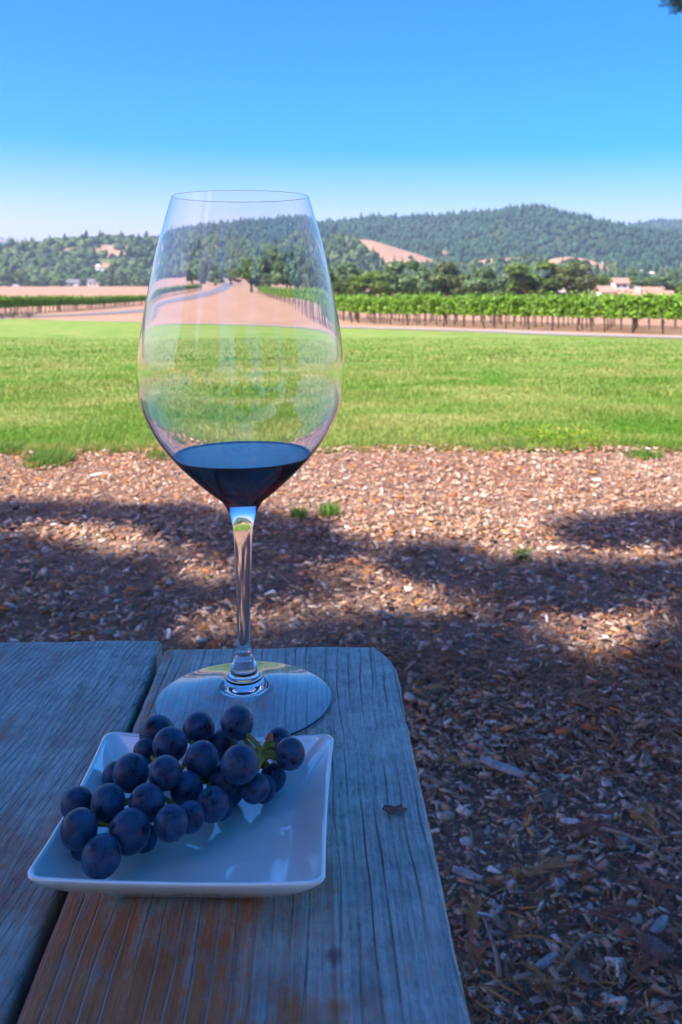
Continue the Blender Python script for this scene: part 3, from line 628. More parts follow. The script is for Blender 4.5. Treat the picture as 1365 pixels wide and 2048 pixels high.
# the drooping branch whose tip shows in the corner of the picture
tipp = at(1352, 14, 2.6); bp = [Vector((.6, .4, 4.6)), Vector((1.1, 1.3, 4.3)), Vector((1.32, 2.1, 3.4)), Vector((1.16, 2.5, 2.35)), tipp+Vector((.05, 0, .06)), tipp]
br = MB().tube([p-tree.location for p in [Vector((TRX, TRY, 5.2)), Vector((-2.6, -1.4, 5.3))]+bp], [.06, .05, .03, .02, .012, .007, .002, .0012], 6).build('drooping_branch', M_BARK, tree, True)
q = np.array([list(bp[3].lerp(bp[4], s)) for s in rng.random(40)]+[list(tipp+Vector((rng.normal(0, .02), rng.normal(0, .02), abs(rng.normal(.02, .03))))) for _ in range(16)])
P, f = fronds(q[:, 0], q[:, 1], q[:, 2], rng.uniform(.03, .07, len(q)), 9, rng.normal(0, 1, (len(q), 3)), .6)
link('branch_spray', mesh_np('branch_spray', P-np.array([TRX, TRY, 0]), f), M_REDWOOD, tree)

# ================================================================== VINEYARDS
M_VINE = leafmat('vine_leaf', [(.075, .19, .016), (.17, .35, .03), (.31, .49, .07)], 3.0, .4, tint=True)
M_VTRUNK = plain('vine_trunk', (.085, .06, .05), .9, .3, 8)
M_POST = plain('post_wood', (.12, .085, .07), .9, .3, 6)
def vine_foliage(seed):
    r = np.random.default_rng(seed); n = 560
    x = r.uniform(-.95, .95, n); u = r.random(n); z = .72+u*.98+.12*np.sin(x*4+seed)*u; y = r.normal(0, .17, n)*(1.25-.45*u)
    sh = r.random(n) < .12; z = np.where(sh, z+r.random(n)*.26, z)
    c = np.stack([x, y, z], 1); nr = np.stack([r.normal(0, .5, n), np.sign(y)*.6+r.normal(0, .6, n), .8+r.normal(0, .5, n)], 1); nr /= np.linalg.norm(nr, axis=1)[:, None]
    tint = (r.uniform(.55, 1.5, n)*(.9+.25*np.sin(x*7+seed*2+z*5)))[:, None]*np.array([1, 1, 1.])
    s = r.uniform(.13, .23, n); return mesh_np('foliage', *blend_mesh_leaves(c, nr, s, s*.95, tint)[:2], False, np.repeat(tint, 4, 0))
VF = [vine_foliage(s) for s in range(6)]
for m in VF: m.materials.append(M_VINE)
def vine_trunk(seed):
    random.seed(seed); w = lambda: random.uniform(-.03, .03)
    m = MB().tube([(0, 0, -.1), (w(), w(), .25), (w(), w(), .55), (w(), w(), .86)], [.045, .036, .03, .026], 7)
    m.tube([(0, 0, .84), (.35, w(), .9), (.8, w(), .9)], [.022, .016, .008], 5); m.tube([(0, 0, .84), (-.35, w(), .9), (-.8, w(), .9)], [.022, .016, .008], 5)
    m.box(-.012, .012, .035, .055, -.1, 1.3)
    return mesh_py('trunk', m.v, m.f, True)
VT = [vine_trunk(s) for s in range(4)]
for m in VT: m.materials.append(M_VTRUNK)
pm = MB().tube([(0, 0, -.2), (0, 0, 1.0), (0, 0, 1.92)], [.055, .052, .05], 8); PME = mesh_py('trellis_post', pm.v, pm.f); PME.materials.append(M_POST)
def vine(x, y, ang, label, group):
    o = empty('grapevine', (x, y, float(gz(y))), ang+random.uniform(-.03, .03)); tag(o, label, 'grapevine', group)
    f = link('foliage', random.choice(VF), None, o); f.rotation_euler = (0, 0, random.choice((0, math.pi))); f.scale = (1, random.uniform(.85, 1.15), random.uniform(.95, 1.06))
    link('trunk', random.choice(VT), None, o)
ORD = ['rightmost', 'second', 'third', 'fourth', 'fifth', 'sixth', 'seventh', 'eighth', 'ninth', 'tenth', 'eleventh', 'twelfth', 'thirteenth', 'fourteenth', 'fifteenth', 'sixteenth', 'seventeenth', 'eighteenth', 'nineteenth', 'twentieth', 'twenty-first', 'twenty-second']
def row(p, q, label, group, plabel, pgroup, sp=1.62, post=4, u0=0, u1=1e9):
    p, q = Vector(p[:2]), Vector(q[:2]); d = q-p; L = d.length; d /= L; a = math.atan2(d.y, d.x); s = 0; i = 0; random.seed(int(L*100))
    while s < L:
        if u0 <= s <= u1:
            pt = p+d*s; vine(pt.x, pt.y, a, label if not label.startswith('#') else ORD[i]+('' if i == 0 else ' from the right')+label[1:], group)
            if i % post == 2:
                pt = p+d*(s+sp*.5); o = link('trellis_post', PME); o.location = (pt.x, pt.y, float(gz(pt.y))); o.rotation_euler = (random.uniform(-.03, .03), random.uniform(-.03, .03), random.random()*6)
                tag(o, plabel, 'post', pgroup)
        s += sp; i += 1
A = gp(1365, 668.5); B = gp(690, 645.5); dAB = (Vector(B[:2])-Vector(A[:2])).normalized(); nAB = Vector((-dAB.y, dAB.x)); nAB = nAB if nAB.y > 0 else -nAB
A2 = Vector(A[:2])-dAB*5.5; Lb = Vector(B[:2]); lb_dir = (Vector(gp(486, 584)[:2])-Lb).normalized()
VL = ('# green grapevine in the front row of the right vineyard', 'front row vines of the right vineyard')
VL2 = ('green grapevine in the rows behind the front row right of the glass', 'rear vines of the right vineyard')
VL3 = ('green grapevine in the vineyard left of the glass', 'vines of the left vineyard')
PR = ('dark wooden trellis post among the vines right of the glass', 'trellis posts of the right vineyard'); PL = ('dark wooden trellis post among the vines left of the glass', 'trellis posts of the left vineyard')
for k in range(5):
    off = nAB*(2.5*k); start = A2+off; s_ = (2.5*k)/max(.05, lb_dir.dot(nAB)); end = Lb+lb_dir*s_
    row(start, end, *(VL if k == 0 else VL2), *PR)
for k in range(5, 34, 2):
    off = nAB*(2.5*k); s_ = (2.5*k)/max(.05, lb_dir.dot(nAB)); end = Lb+lb_dir*s_; row(end-dAB*4.5, end, *VL2, *PR)
C0 = gp(-170, 645); C1 = gp(0, 630.5); C2 = gp(285, 609.5); C3 = gp(392, 597)
for k in range(2):
    o_ = Vector((-2.6*k, .6*k)); row(Vector(C0[:2])+o_, Vector(C1[:2])+o_, *VL3, *PL, sp=1.8); row(Vector(C1[:2])+o_, Vector(C2[:2])+o_, *VL3, *PL, sp=1.9, post=5)
row(Vector(C2[:2]), Vector(C3[:2]), *VL3, *PL, sp=2.0, post=9)
# shrubs by the road end at the left edge of the lawn
# ================================================================== TREES (each a thing)
def crown_mesh(seed, kind):
    r = np.random.default_rng(seed); C = []; NR = []; TI = []; S = []
    if kind == 'conifer':
        n = 2600; z = 1.0+8.9*(1-r.random(n)**.6); ang = r.random(n)*6.283; tier = .75+.25*np.sin(z*5.0); rad = (10.2-z)*.2*tier*np.sqrt(r.uniform(.35, 1, n))*(1+.15*np.sin(3*ang+seed))
        c = np.stack([rad*np.cos(ang), rad*np.sin(ang), z-rad*.25], 1); nr = np.stack([np.cos(ang), np.sin(ang), .5+0*z], 1)+r.normal(0, .5, (n, 3)); C.append(c); NR.append(nr); TI.append(r.uniform(.6, 1.4, n)); S.append(r.uniform(.25, .5, n))
    elif kind == 'cypress':
        n = 2000; z = .3+9.6*r.random(n); ang = r.random(n)*6.283; rad = 1.15*np.sin(np.clip(z/10, 0, 1)*math.pi*.92+.2)**.7*np.sqrt(r.uniform(.4, 1, n))
        c = np.stack([rad*np.cos(ang), rad*np.sin(ang), z], 1); nr = np.stack([np.cos(ang), np.sin(ang), .4+0*z], 1)+r.normal(0, .4, (n, 3)); C.append(c); NR.append(nr); TI.append(r.uniform(.6, 1.3, n)); S.append(r.uniform(.25, .45, n))
    else:
        nl = 26 if kind == 'oak' else 18; W_ = 4.6 if kind == 'oak' else 3.4
        for k in range(nl):
            a = r.random()*6.283; h = r.random(); z = 2.0+6.4*h; rr = W_*math.sqrt(r.random())*math.sqrt(max(.1, 1-(abs(h-.35)/.72)**2)); lr = r.uniform(1.0, 1.9)*(1 if kind == 'oak' else .9)
            m = 210; d = r.normal(size=(m, 3)); d /= np.linalg.norm(d, axis=1)[:, None]; q = r.random(m)**.25
            c = np.array([rr*math.cos(a), rr*math.sin(a), z])+d*(q*lr)[:, None]*np.array([1.15, 1.15, .8]); C.append(c); NR.append(d+r.normal(0, .45, (m, 3))+np.array([0, 0, .3])); TI.append(r.uniform(.65, 1.35, m)*r.uniform(.75, 1.25)); S.append(r.uniform(.4, .8, m))
    c = np.concatenate(C); nr = np.concatenate(NR); nr /= np.linalg.norm(nr, axis=1)[:, None]; ti = np.concatenate(TI)[:, None]*np.ones((1, 3)); s = np.concatenate(S)
    ok = c[:, 2] > .25; v, f, tt = blend_mesh_leaves(c[ok], nr[ok], s[ok], s[ok]*.8, ti[ok]); return mesh_np('crown', v, f, False, tt)
def trunk_mesh(seed, kind):
    random.seed(seed); m = MB()
    if kind in ('conifer', 'cypress'): m.tube([(0, 0, -.5), (0, 0, 3), (0, 0, 9.2)], [.32, .22, .04], 8)
    else:
        m.tube([(0, 0, -.5), (.1, 0, .8), (.05, .1, 2.2)], [.5, .38, .33], 9)
        for k in range(6):
            a = k*1.05+random.random(); l = random.uniform(2, 3.4); m.tube([(.05, .1, 2.0), (math.cos(a)*l*.5, math.sin(a)*l*.5, 3.4), (math.cos(a)*l, math.sin(a)*l, random.uniform(4.6, 7))], [.24, .15, .04], 6)
    return mesh_py('trunk', m.v, m.f, True)
FM = {'dark': leafmat('oak_leaf', [(.06, .12, .05), (.11, .19, .075), (.17, .26, .105)], .5, .2, tint=True),
      'mid': leafmat('tree_leaf', [(.05, .10, .022), (.09, .16, .032), (.14, .22, .05)], .5, .25, tint=True),
      'light': leafmat('light_leaf', [(.07, .13, .02), (.12, .20, .03), (.18, .26, .05)], .5, .3, tint=True),
      'olive': leafmat('olive_leaf', [(.07, .10, .035), (.115, .155, .052), (.17, .21, .075)], .5, .2, tint=True)}
TM = {}
def tree_at(px, top, wpx, D, kind, fol, label, group='trees beyond the vineyard', name=None):
    z0 = float(gz(D)); Ht = CZ-(top-HOR)/F*D-z0; Wd = wpx/F*D*1.4; v = random.randrange(3); key = (kind, fol, v)
    if key not in TM:
        cm = crown_mesh(hash((kind, v)) % 9973 if False else {'oak': 10, 'round': 20, 'conifer': 30, 'cypress': 40}[kind]+v, kind); cm.materials.append(FM[fol]); tm = trunk_mesh(v+5, kind); tm.materials.append(M_BARK2); TM[key] = (cm, tm)
    nat = {'oak': 11.6, 'round': 8.6, 'conifer': 3.8, 'cypress': 2.4}[kind]; hn = {'oak': 9.6, 'round': 9.6, 'conifer': 10, 'cypress': 10}[kind]
    o = empty(name or {'oak': 'oak_tree', 'round': 'leafy_tree', 'conifer': 'conifer_tree', 'cypress': 'cypress_tree'}[kind], ((px-CX)/F*D, D, z0), random.random()*6.283); o.scale = (Wd/nat, Wd/nat, Ht/hn)
    tag(o, label, 'tree', group); link('crown', TM[key][0], None, o); link('trunk', TM[key][1], None, o)
random.seed(3)
g_r = 'trees behind the right vineyard'
for a in [(812, 513, 96, 185, 'oak', 'dark', 'tallest dark oak rising in front of the bare pink slope'), (890, 522, 84, 195, 'oak', 'olive', 'wide olive green oak right of the tallest dark oak'),
          (968, 533, 74, 190, 'oak', 'dark', 'low dark oak left of the large tree near the knoll'), (949, 521, 24, 240, 'conifer', 'dark', 'slim conifer poking up between two oaks below the bare patches'),
          (1060, 514, 104, 180, 'round', 'mid', 'large rounded green tree left of the bare knoll'), (1146, 519, 74, 178, 'round', 'olive', 'pale olive tree just left of the lamp post'),
          (740, 540, 70, 175, 'round', 'light', 'light yellow green bushy tree right of the glass'), (694, 522, 64, 215, 'oak', 'dark', 'dark tree next to the right rim of the glass bowl'),
          (680, 560, 40, 165, 'round', 'mid', 'small green tree touching the right outline of the glass'), (770, 553, 46, 200, 'round', 'light', 'small light green tree left of the tallest dark oak'),
          (1018, 548, 60, 215, 'oak', 'mid', 'shadowed green tree between the low oak and the large tree'), (1102, 550, 40, 230, 'round', 'dark', 'dark small tree between the large tree and the pale olive tree'),
          (1205, 550, 60, 262, 'round', 'mid', 'green tree behind the left wing of the villa'), (1267, 534, 30, 300, 'conifer', 'dark', 'pointed dark conifer behind the villa tower'),
          (1312, 551, 80, 290, 'oak', 'dark', 'broad dark tree behind the right roof of the villa'), (1347, 538, 20, 310, 'cypress', 'dark', 'thin dark tree above the right end of the villa'),
          (1385, 566, 70, 205, 'round', 'light', 'light green bush at the right edge beside the villa'), (1170, 560, 50, 250, 'round', 'mid', 'green tree behind the lamp post'),
          (925, 556, 50, 230, 'round', 'mid', 'small green tree between two oaks under the slim conifer'), (850, 560, 40, 230, 'round', 'light', 'small light tree right of the tallest dark oak')]:
    tree_at(*a, group=g_r)
g_m = 'trees behind the wine glass'
for a in [(505, 530, 50, 240, 'round', 'mid', 'green tree by the road seen through the middle of the glass'), (545, 500, 70, 225, 'oak', 'dark', 'tall dark tree seen through the glass right of the road'),
          (588, 508, 56, 205, 'oak', 'dark', 'dark oak seen through the glass above the vineyard corner'), (632, 500, 66, 200, 'oak', 'dark', 'dark oak seen through the right side of the glass'), (655, 535, 44, 190, 'round', 'mid', 'green tree behind the right wall of the glass bowl'),
          (425, 545, 40, 380, 'round', 'mid', 'green tree left of the road end seen through the glass'), (396, 535, 20, 420, 'cypress', 'dark', 'dark narrow tree seen through the left of the glass'), (370, 548, 44, 430, 'round', 'dark', 'dark rounded tree seen through the left side of the glass'), (460, 552, 40, 420, 'round', 'light', 'light green tree at the far end of the road')]:
    tree_at(*a, group=g_m)
g_l = 'trees along the far edge of the dry field'
for a in [(222, 527, 11, 745, 'cypress', 'dark', 'tall dark cypress in the hedge left of the glass'), (243, 540, 26, 740, 'oak', 'dark', 'dark oak right of the tall cypress'), (276, 550, 20, 735, 'round', 'light', 'bright green tree close to the left outline of the glass'),
          (18, 545, 34, 740, 'round', 'mid', 'green tree at the left edge above the dry field'), (42, 538, 22, 760, 'round', 'light', 'light tree near the white van'), (84, 552, 34, 742, 'oak', 'dark', 'low dark oak above the left roofs'),
          (122, 555, 24, 741, 'round', 'mid', 'small green tree between the grey roofs'), (156, 538, 30, 780, 'oak', 'dark', 'dark oak behind the grey roofs'), (204, 543, 18, 742, 'round', 'dark', 'dark tree left of the tall cypress'),
          (182, 550, 24, 760, 'round', 'mid', 'green tree behind the middle grey roof'), (208, 556, 22, 738, 'round', 'light', 'light green bush right of the last grey roof'), (60, 558, 26, 738, 'round', 'mid', 'green bush behind the white van'),
          (299, 545, 24, 745, 'oak', 'dark', 'dark tree partly behind the left edge of the glass'), (262, 556, 16, 738, 'round', 'mid', 'small green tree beside the white barn')]:
    tree_at(*a, group=g_l)
for x, y, hgt, wd_, lb in ((-13, -7.5, 10, 8, 'dark tree far behind the table, leftmost of those mirrored in the glass'), (-5.4, -8.5, 10, 6, 'dark tree behind the table mirrored left of the glass middle'), (0.4, -8, 9.5, 5.2, 'dark tree behind the table mirrored near the middle of the glass'), (5.6, -7.5, 9, 5, 'dark tree behind the table mirrored right of the glass middle'), (12, -7, 9, 7, 'dark tree far behind the table, rightmost of those mirrored in the glass')):
    tree_at(CX, HOR, 50, 50, 'round', 'dark', lb, group='trees behind the table mirrored in the glass'); o = [q for q in COL.objects if q.get('label') == lb][0]; o.location = (x, y, 0); o.scale = (wd_/8.6, wd_/8.6, hgt/9.6)
for px, py, h in ((5, 637, .75), (28, 636, .8), (58, 637, .6)):
    c0 = gp(px, py); n = 260; r_ = rng.normal(0, 1, (n, 3))*np.array([.34, .3, .3])*h/.75; r_[:, 2] = abs(r_[:, 2])+.12; nr = rng.normal(size=(n, 3)); nr /= np.linalg.norm(nr, axis=1)[:, None]
    v, f, tt = blend_mesh_leaves(r_, nr, rng.uniform(.08, .16, n), .06, rng.uniform(.6, 1.3, (n, 1))*np.ones((1, 3)))
    b_ = empty('shrub', (c0.x, c0.y, c0.z)); tag(b_, {5: 'leftmost grey shrub between lawn and road', 28: 'middle one of the three grey shrubs beside the road', 58: 'grey shrub farthest right of the three beside the road'}[px], 'shrub', 'shrubs at the lawn corner')
    link('foliage', mesh_np('foliage', v, f, False, tt), plain('shrub_leaf', (.13, .115, .11), .9, .3, 4) if px == 5 else bpy.data.materials['shrub_leaf'], b_)
    m = MB()
    for k in range(7): a = k*.9; m.tube([(0, 0, -.05), (.12*math.cos(a), .12*math.sin(a), .3), (.3*math.cos(a), .3*math.sin(a), .7*h)], [.015, .01, .004], 5)
    m.build('stem', M_VTRUNK, b_)

# ================================================================== HILLS AND FOREST
t = NT('hill_ground'); a_ = t.n('Attribute', {'attribute_name': 'tint'}); v = t.obj(); nz = t.noise(v, .04, 6, .65)
c = t.mix(t.ramp(nz, [(.3, 0), (.7, .45)]), a_.outputs['Color'], t.mix(1, a_.outputs['Color'], (.55, .55, .5), 'MULTIPLY'))
M_HILL = t.end(t.pbr(c, .95, Specular_IOR_Level=.1))
t = NT('forest_leaf'); a_ = t.n('Attribute', {'attribute_name': 'tint'}); M_FOREST = t.end(t.pbr(a_.outputs['Color'], .9, Specular_IOR_Level=.1))
def inside(px, py, poly):
    n = len(poly); r = np.zeros(px.shape, bool)
    for i in range(n):
        x0, y0 = poly[i]; x1, y1 = poly[(i+1) % n]
        r ^= ((y0 > py) != (y1 > py)) & (px < (x1-x0)*(py-y0)/((y1-y0) if y1 != y0 else 1e-9)+x0)
    return r
def fbm(x, y, s):
    o = np.zeros_like(x); a = 1.0
    for k in range(4):
        f = 2.0**k/s; o += a*np.sin(x*f*1.3+k*1.7+np.sin(y*f*.9+k))*np.cos(y*f*1.1+k*2.3+np.sin(x*f*.7)); a *= .5
    return o
BARE, UNDER, VGREEN = np.array([.42, .26, .17]), np.array([.05, .075, .03]), np.array([.12, .18, .05])
blob_bm = bmesh.new(); bmesh.ops.create_icosphere(blob_bm, subdivisions=1, radius=1.0); BV = np.array([v.co[:] for v in blob_bm.verts]); BF = np.array([[v.index for v in f.verts] for f in blob_bm.faces]); blob_bm.free()
CV = np.array([(math.cos(k*1.257+o)*r, math.sin(k*1.257+o)*r, z) for r, z, o in ((1, -.6, 0), (.55, .1, .6), (.7, .12, .3), (.3, .8, .9)) for k in range(5)]+[(0, 0, 1.5)])
CFc = np.array([q for a in range(3) for k in range(5) for q in ((a*5+k, a*5+(k+1) % 5, a*5+5+(k+1) % 5), (a*5+k, a*5+5+(k+1) % 5, a*5+5+k))]+[(15+k, 15+(k+1) % 5, 20) for k in range(5)])
RV = np.array([(math.cos(k*1.257+o)*r, math.sin(k*1.257+o)*r, z) for r, z, o in ((.65, -.7, 0), (1.0, -.1, .5), (.88, .4, .2), (.45, .82, .8)) for k in range(5)]+[(0, 0, 1.0)])
def hill(name, ridge, D1, D0, amp, forest_n, bare=(), green=(), size=(5, 10), conifer=.5, pal=None, gap=0.0, nu=150, nv=34, vmin=0.0):
    rx = np.array([p[0] for p in ridge], float); ry = np.array([p[1] for p in ridge], float); z0 = -7.0
    def surf(u, w):                                   # u: photo column at the ridge, w: 0 foot .. 1 ridge
        x = (u-CX)/F*D1; y = D0+(D1-D0)*w; top = CZ-(np.interp(u, rx, ry)-HOR)/F*D1
        s = np.clip(w, 0, 1); prof_ = s*.75+.25*s*s*(3-2*s); z = z0+(top-z0)*prof_
        z = z+amp*fbm(x, y*.6, 120.0)*4*s*(1-s)*np.clip(s*3, 0, 1); z = np.where(w > 1, z-(w-1)*(D1-D0)*.35, z); return x, y, z
    U, Wv = np.meshgrid(np.linspace(rx[0], rx[-1], nu), np.r_[np.linspace(0, 1, nv), 1.08, 1.4]); x, y, z = surf(U.ravel(), Wv.ravel())
    def zone(x, y, z):
        px = CX+x/y*F; py = HOR-(z-CZ)/y*F; b = np.zeros(px.shape, bool); g = b.copy(); jx = px+fbm(x, y, 40)*2; jy = py+fbm(y, x, 40)*.8
        for q in bare: b |= inside(jx, jy, q)
        for q in green: g |= inside(jx, jy, q)
        return b, g
    b, g = zone(x, y, z); col = np.where(b[:, None], BARE, np.where(g[:, None], VGREEN, UNDER*(1+.3*fbm(x, y, 60))[:, None])); n_ = nu
    f = np.array([(i*n_+k, i*n_+k+1, (i+1)*n_+k+1, (i+1)*n_+k) for i in range(nv+1) for k in range(nu-1)])
    tag(link('hill' if 'knoll' not in name else 'knoll', mesh_np(name, np.stack([x, y, z], 1), f, True, np.clip(col, 0, 1)), M_HILL), kind='structure')
    u = rng.uniform(rx[0], rx[-1], forest_n); w = vmin+(1.01-vmin)*rng.random(forest_n); x, y, z = surf(u, w); b, g = zone(x, y, z)
    keep = ~(b | g) & (fbm(x, y, 90)+rng.normal(0, .3, forest_n) > -1.6+gap); keep |= (b & (rng.random(forest_n) < .012)); x, y, z = x[keep], y[keep], z[keep]; n = len(x)
    pal = np.array(pal if pal is not None else [(.020, .060, .036), (.030, .080, .046), (.045, .098, .052), (.025, .068, .044)]); out = []
    isc = rng.random(n) < conifer
    for sel, BVx, BFx, asp in ((~isc, RV, CFc, .8), (isc, CV, CFc, 1.25)):
        m = sel.sum()
        if not m: continue
        s = rng.uniform(size[0], size[1], m)/2; a = rng.random(m)*6.283; p = BVx[None]*(1+rng.normal(0, .16, (m, len(BVx), 1)))
        ca, sa = np.cos(a)[:, None], np.sin(a)[:, None]; q = np.empty_like(p); q[:, :, 0] = (p[:, :, 0]*ca-p[:, :, 1]*sa)*s[:, None]; q[:, :, 1] = (p[:, :, 0]*sa+p[:, :, 1]*ca)*s[:, None]; q[:, :, 2] = p[:, :, 2]*s[:, None]*asp
        q += np.stack([x[sel], y[sel], z[sel]+s*asp*.55], 1)[:, None, :]; col = pal[rng.integers(0, len(pal), m)]*rng.uniform(.85, 1.15, (m, 1))
        out.append((q.reshape(-1, 3), (BFx[None]+len(BVx)*np.arange(m)[:, None, None]).reshape(-1, 3), np.repeat(col, len(BVx), 0)))
    return out, surf
forest = []
MIX = [(.028, .06, .022), (.045, .09, .03), (.07, .12, .035), (.09, .13, .05), (.03, .06, .03)]
o, _ = hill('far_ridge', [(-700, 466), (-300, 470), (0, 477), (40, 479), (80, 483.5), (110, 489), (150, 497), (220, 506), (320, 520)], 4200, 3000, 10, 1500, bare=[[(-800, 400), (0, 477), (60, 480), (140, 496), (330, 520), (140, 499), (90, 492), (40, 484), (-800, 480)]], size=(14, 24)); forest += o
o, _ = hill('right_ridge', [(1050, 500), (1150, 470), (1200, 459), (1230, 455), (1270, 450), (1310, 443.5), (1340, 442), (1365, 444), (1450, 450), (1600, 440), (1900, 450)], 2900, 1900, 12, 5000, size=(9, 16), nu=100); forest += o
L2R = [(150, 510), (240, 496), (300, 487), (400, 474), (480, 466), (560, 459), (640, 449), (690, 444), (715, 439), (760, 436), (800, 437), (880, 437), (900, 433), (930, 430), (980, 427), (1010, 422), (1040, 420), (1072, 421), (1085, 425), (1120, 435), (1150, 444), (1190, 452), (1230, 457), (1300, 468), (1365, 480), (1500, 492), (1800, 495)]
o, SURF2 = hill('main_ridge', L2R, 1800, 960, 16, 15000, bare=[[(1340, 527), (1365, 524), (1420, 526), (1420, 531), (1350, 533)], [(880, 502), (905, 506), (900, 511), (885, 509)]], size=(7, 13), conifer=.4, nu=220, nv=44); forest += o
o, SURF1 = hill('left_hill', [(-700, 505), (-300, 498), (0, 501), (60, 502), (120, 501), (150, 495), (180, 487), (215, 481.5), (250, 480), (300, 482), (360, 487), (420, 495), (520, 505), (600, 522), (660, 540)], 1300, 770, 9, 4200,
     bare=[[(186, 503), (196, 495), (212, 490), (245, 489), (258, 497), (270, 508), (266, 515), (188, 514)], [(164, 510), (178, 506), (182, 515), (168, 515)], [(120, 497), (160, 501), (150, 508), (125, 506)], [(192, 528), (228, 524), (224, 535), (198, 540)], [(0, 519), (12, 519), (10, 523), (0, 523)], [(400, 503), (450, 512), (445, 517), (405, 512)]],
     green=[[(196, 517), (310, 515), (320, 523), (205, 524)]], size=(8, 15), conifer=.06, pal=MIX); forest += o
o, SURF3 = hill('bare_spur', [(440, 545), (500, 524), (560, 503), (620, 486), (660, 478), (704, 477), (745, 481), (785, 493), (835, 508), (885, 525), (930, 541), (990, 553)], 1000, 800, 4, 1500,
     bare=[[(703, 472), (745, 478), (785, 490), (835, 505), (890, 524), (850, 533), (785, 534), (752, 529), (756, 512), (737, 499), (716, 491)], [(648, 497), (672, 505), (686, 513), (668, 515), (648, 506)]], size=(6, 11), conifer=.15, pal=MIX, nu=180); forest += o
o, SURF4 = hill('low_knoll', [(880, 552), (935, 538), (952, 523), (980, 517), (1010, 516), (1045, 515), (1072, 523), (1090, 525), (1105, 517.5), (1140, 513.5), (1170, 517), (1200, 528), (1222, 541), (1270, 549), (1400, 549), (1600, 552)], 900, 770, 2, 1500,
     bare=[[(1090, 540), (1096, 522), (1105, 510), (1175, 510), (1206, 527), (1225, 543), (1210, 548), (1190, 536), (1160, 527), (1122, 525), (1110, 540)], [(952, 520), (966, 512), (990, 512), (986, 531), (958, 529)], [(1002, 516), (1046, 510), (1050, 526), (1004, 529)]], size=(5, 9), conifer=.2, pal=MIX, nu=200); forest += o
# wooded belt at the hill feet
n = 2600; y = rng.uniform(745, 960, n); x = rng.uniform(-.75, .75, n)*y*.9; keep = (y > 745+30*np.sin(x*.02)) & (np.sin(x*.035+2)*np.sin(y*.03)+rng.normal(0, .5, n) > -.35); x, y = x[keep], y[keep]; n = len(x)
s = rng.uniform(2.6, 5.4, n); p = RV[None]*(1+rng.normal(0, .17, (n, len(RV), 1)))*s[:, None, None]; p += np.stack([x, y, gz(y)+s*.55], 1)[:, None, :]
forest.append((p.reshape(-1, 3), (CFc[None]+len(RV)*np.arange(n)[:, None, None]).reshape(-1, 3), np.repeat(np.array(MIX)[rng.integers(0, 5, n)]*rng.uniform(.7, 1.3, (n, 1)), len(RV), 0)))
v, f, c = merge(forest)
tag(link('forest', mesh_np('forest', v, f, False, np.clip(c, 0, 1)), M_FOREST), 'distant dense woodland covering the hills and hill feet', 'forest', kind='stuff')

# ================================================================== BUILDINGS
M_WHITE = plain('white_stucco', (.74, .70, .67), .9, .06, .8); M_TILE = plain('terracotta_tile', (.42, .225, .17), .85, .2, 2.5); M_GREYROOF = plain('grey_shingle', (.15, .155, .17), .9, .15, 2)
M_PANE = NT('dark_pane'); M_PANE = M_PANE.end(M_PANE.pbr((.03, .05, .06), .1)); M_TRIM = plain('window_trim', (.55, .5, .46), .7, .1, 2)
def gable(m, x0, x1, y0, y1, ze, zr_, over=.35, along='x', th=.18):
    """gabled roof with thickness and eaves"""
    if along == 'x':
        ym = (y0+y1)/2; sl = (zr_-ze)/((y1-y0)/2); e = ze-sl*over; pts = [(y0-over, e), (ym, zr_), (y1+over, e)]
        for (a, b), (c, d) in zip(pts[:-1], pts[1:]):
            m.add([(x0-over, a, b), (x1+over, a, b), (x1+over, c, d), (x0-over, c, d), (x0-over, a, b+th), (x1+over, a, b+th), (x1+over, c, d+th), (x0-over, c, d+th)], [(0, 3, 2, 1), (4, 5, 6, 7), (0, 1, 5, 4), (1, 2, 6, 5), (2, 3, 7, 6), (3, 0, 4, 7)])
    else:
        k = MB(); gable(k, y0, y1, x0, x1, ze, zr_, over, 'x', th); m.add([(b, a, c) for a, b, c in k.v], [tuple(reversed(q)) for q in k.f])
    return m
def walls(m, x0, x1, y0, y1, z0, ze, zr_=None, along='x'):
    m.box(x0, x1, y0, y1, z0, ze)
    if zr_:
        if along == 'x':
            ym = (y0+y1)/2
            for xa, xb in ((x0, x0+.25), (x1-.25, x1)): m.add([(xa, y0, ze), (xb, y0, ze), (xb, y1, ze), (xa, y1, ze), (xa, ym, zr_), (xb, ym, zr_)], [(0, 4, 3), (1, 2, 5), (0, 1, 5, 4), (3, 4, 5, 2)])
        else:
            xm = (x0+x1)/2
            for ya, yb in ((y0, y0+.25), (y1-.25, y1)): m.add([(x0, ya, ze), (x0, yb, ze), (x1, yb, ze), (x1, ya, ze), (xm, ya, zr_), (xm, yb, zr_)], [(0, 4, 3)[::-1], (1, 2, 5)[::-1], (0, 1, 5, 4), (3, 4, 5, 2)])
    return m
def window(parent, x0, x1, z0, z1, y, pane=None, nm='window'):
    fr = MB(); t_ = .09
    fr.box(x0-t_, x1+t_, y-.06, y, z0-t_, z0).box(x0-t_, x1+t_, y-.06, y, z1, z1+t_).box(x0-t_, x0, y-.06, y, z0, z1).box(x1, x1+t_, y-.06, y, z0, z1)
    w_ = fr.build(nm, M_TRIM, parent); MB().box(x0, x1, y-.03, y-.005, z0, z1).build('pane', pane or M_PANE, w_)
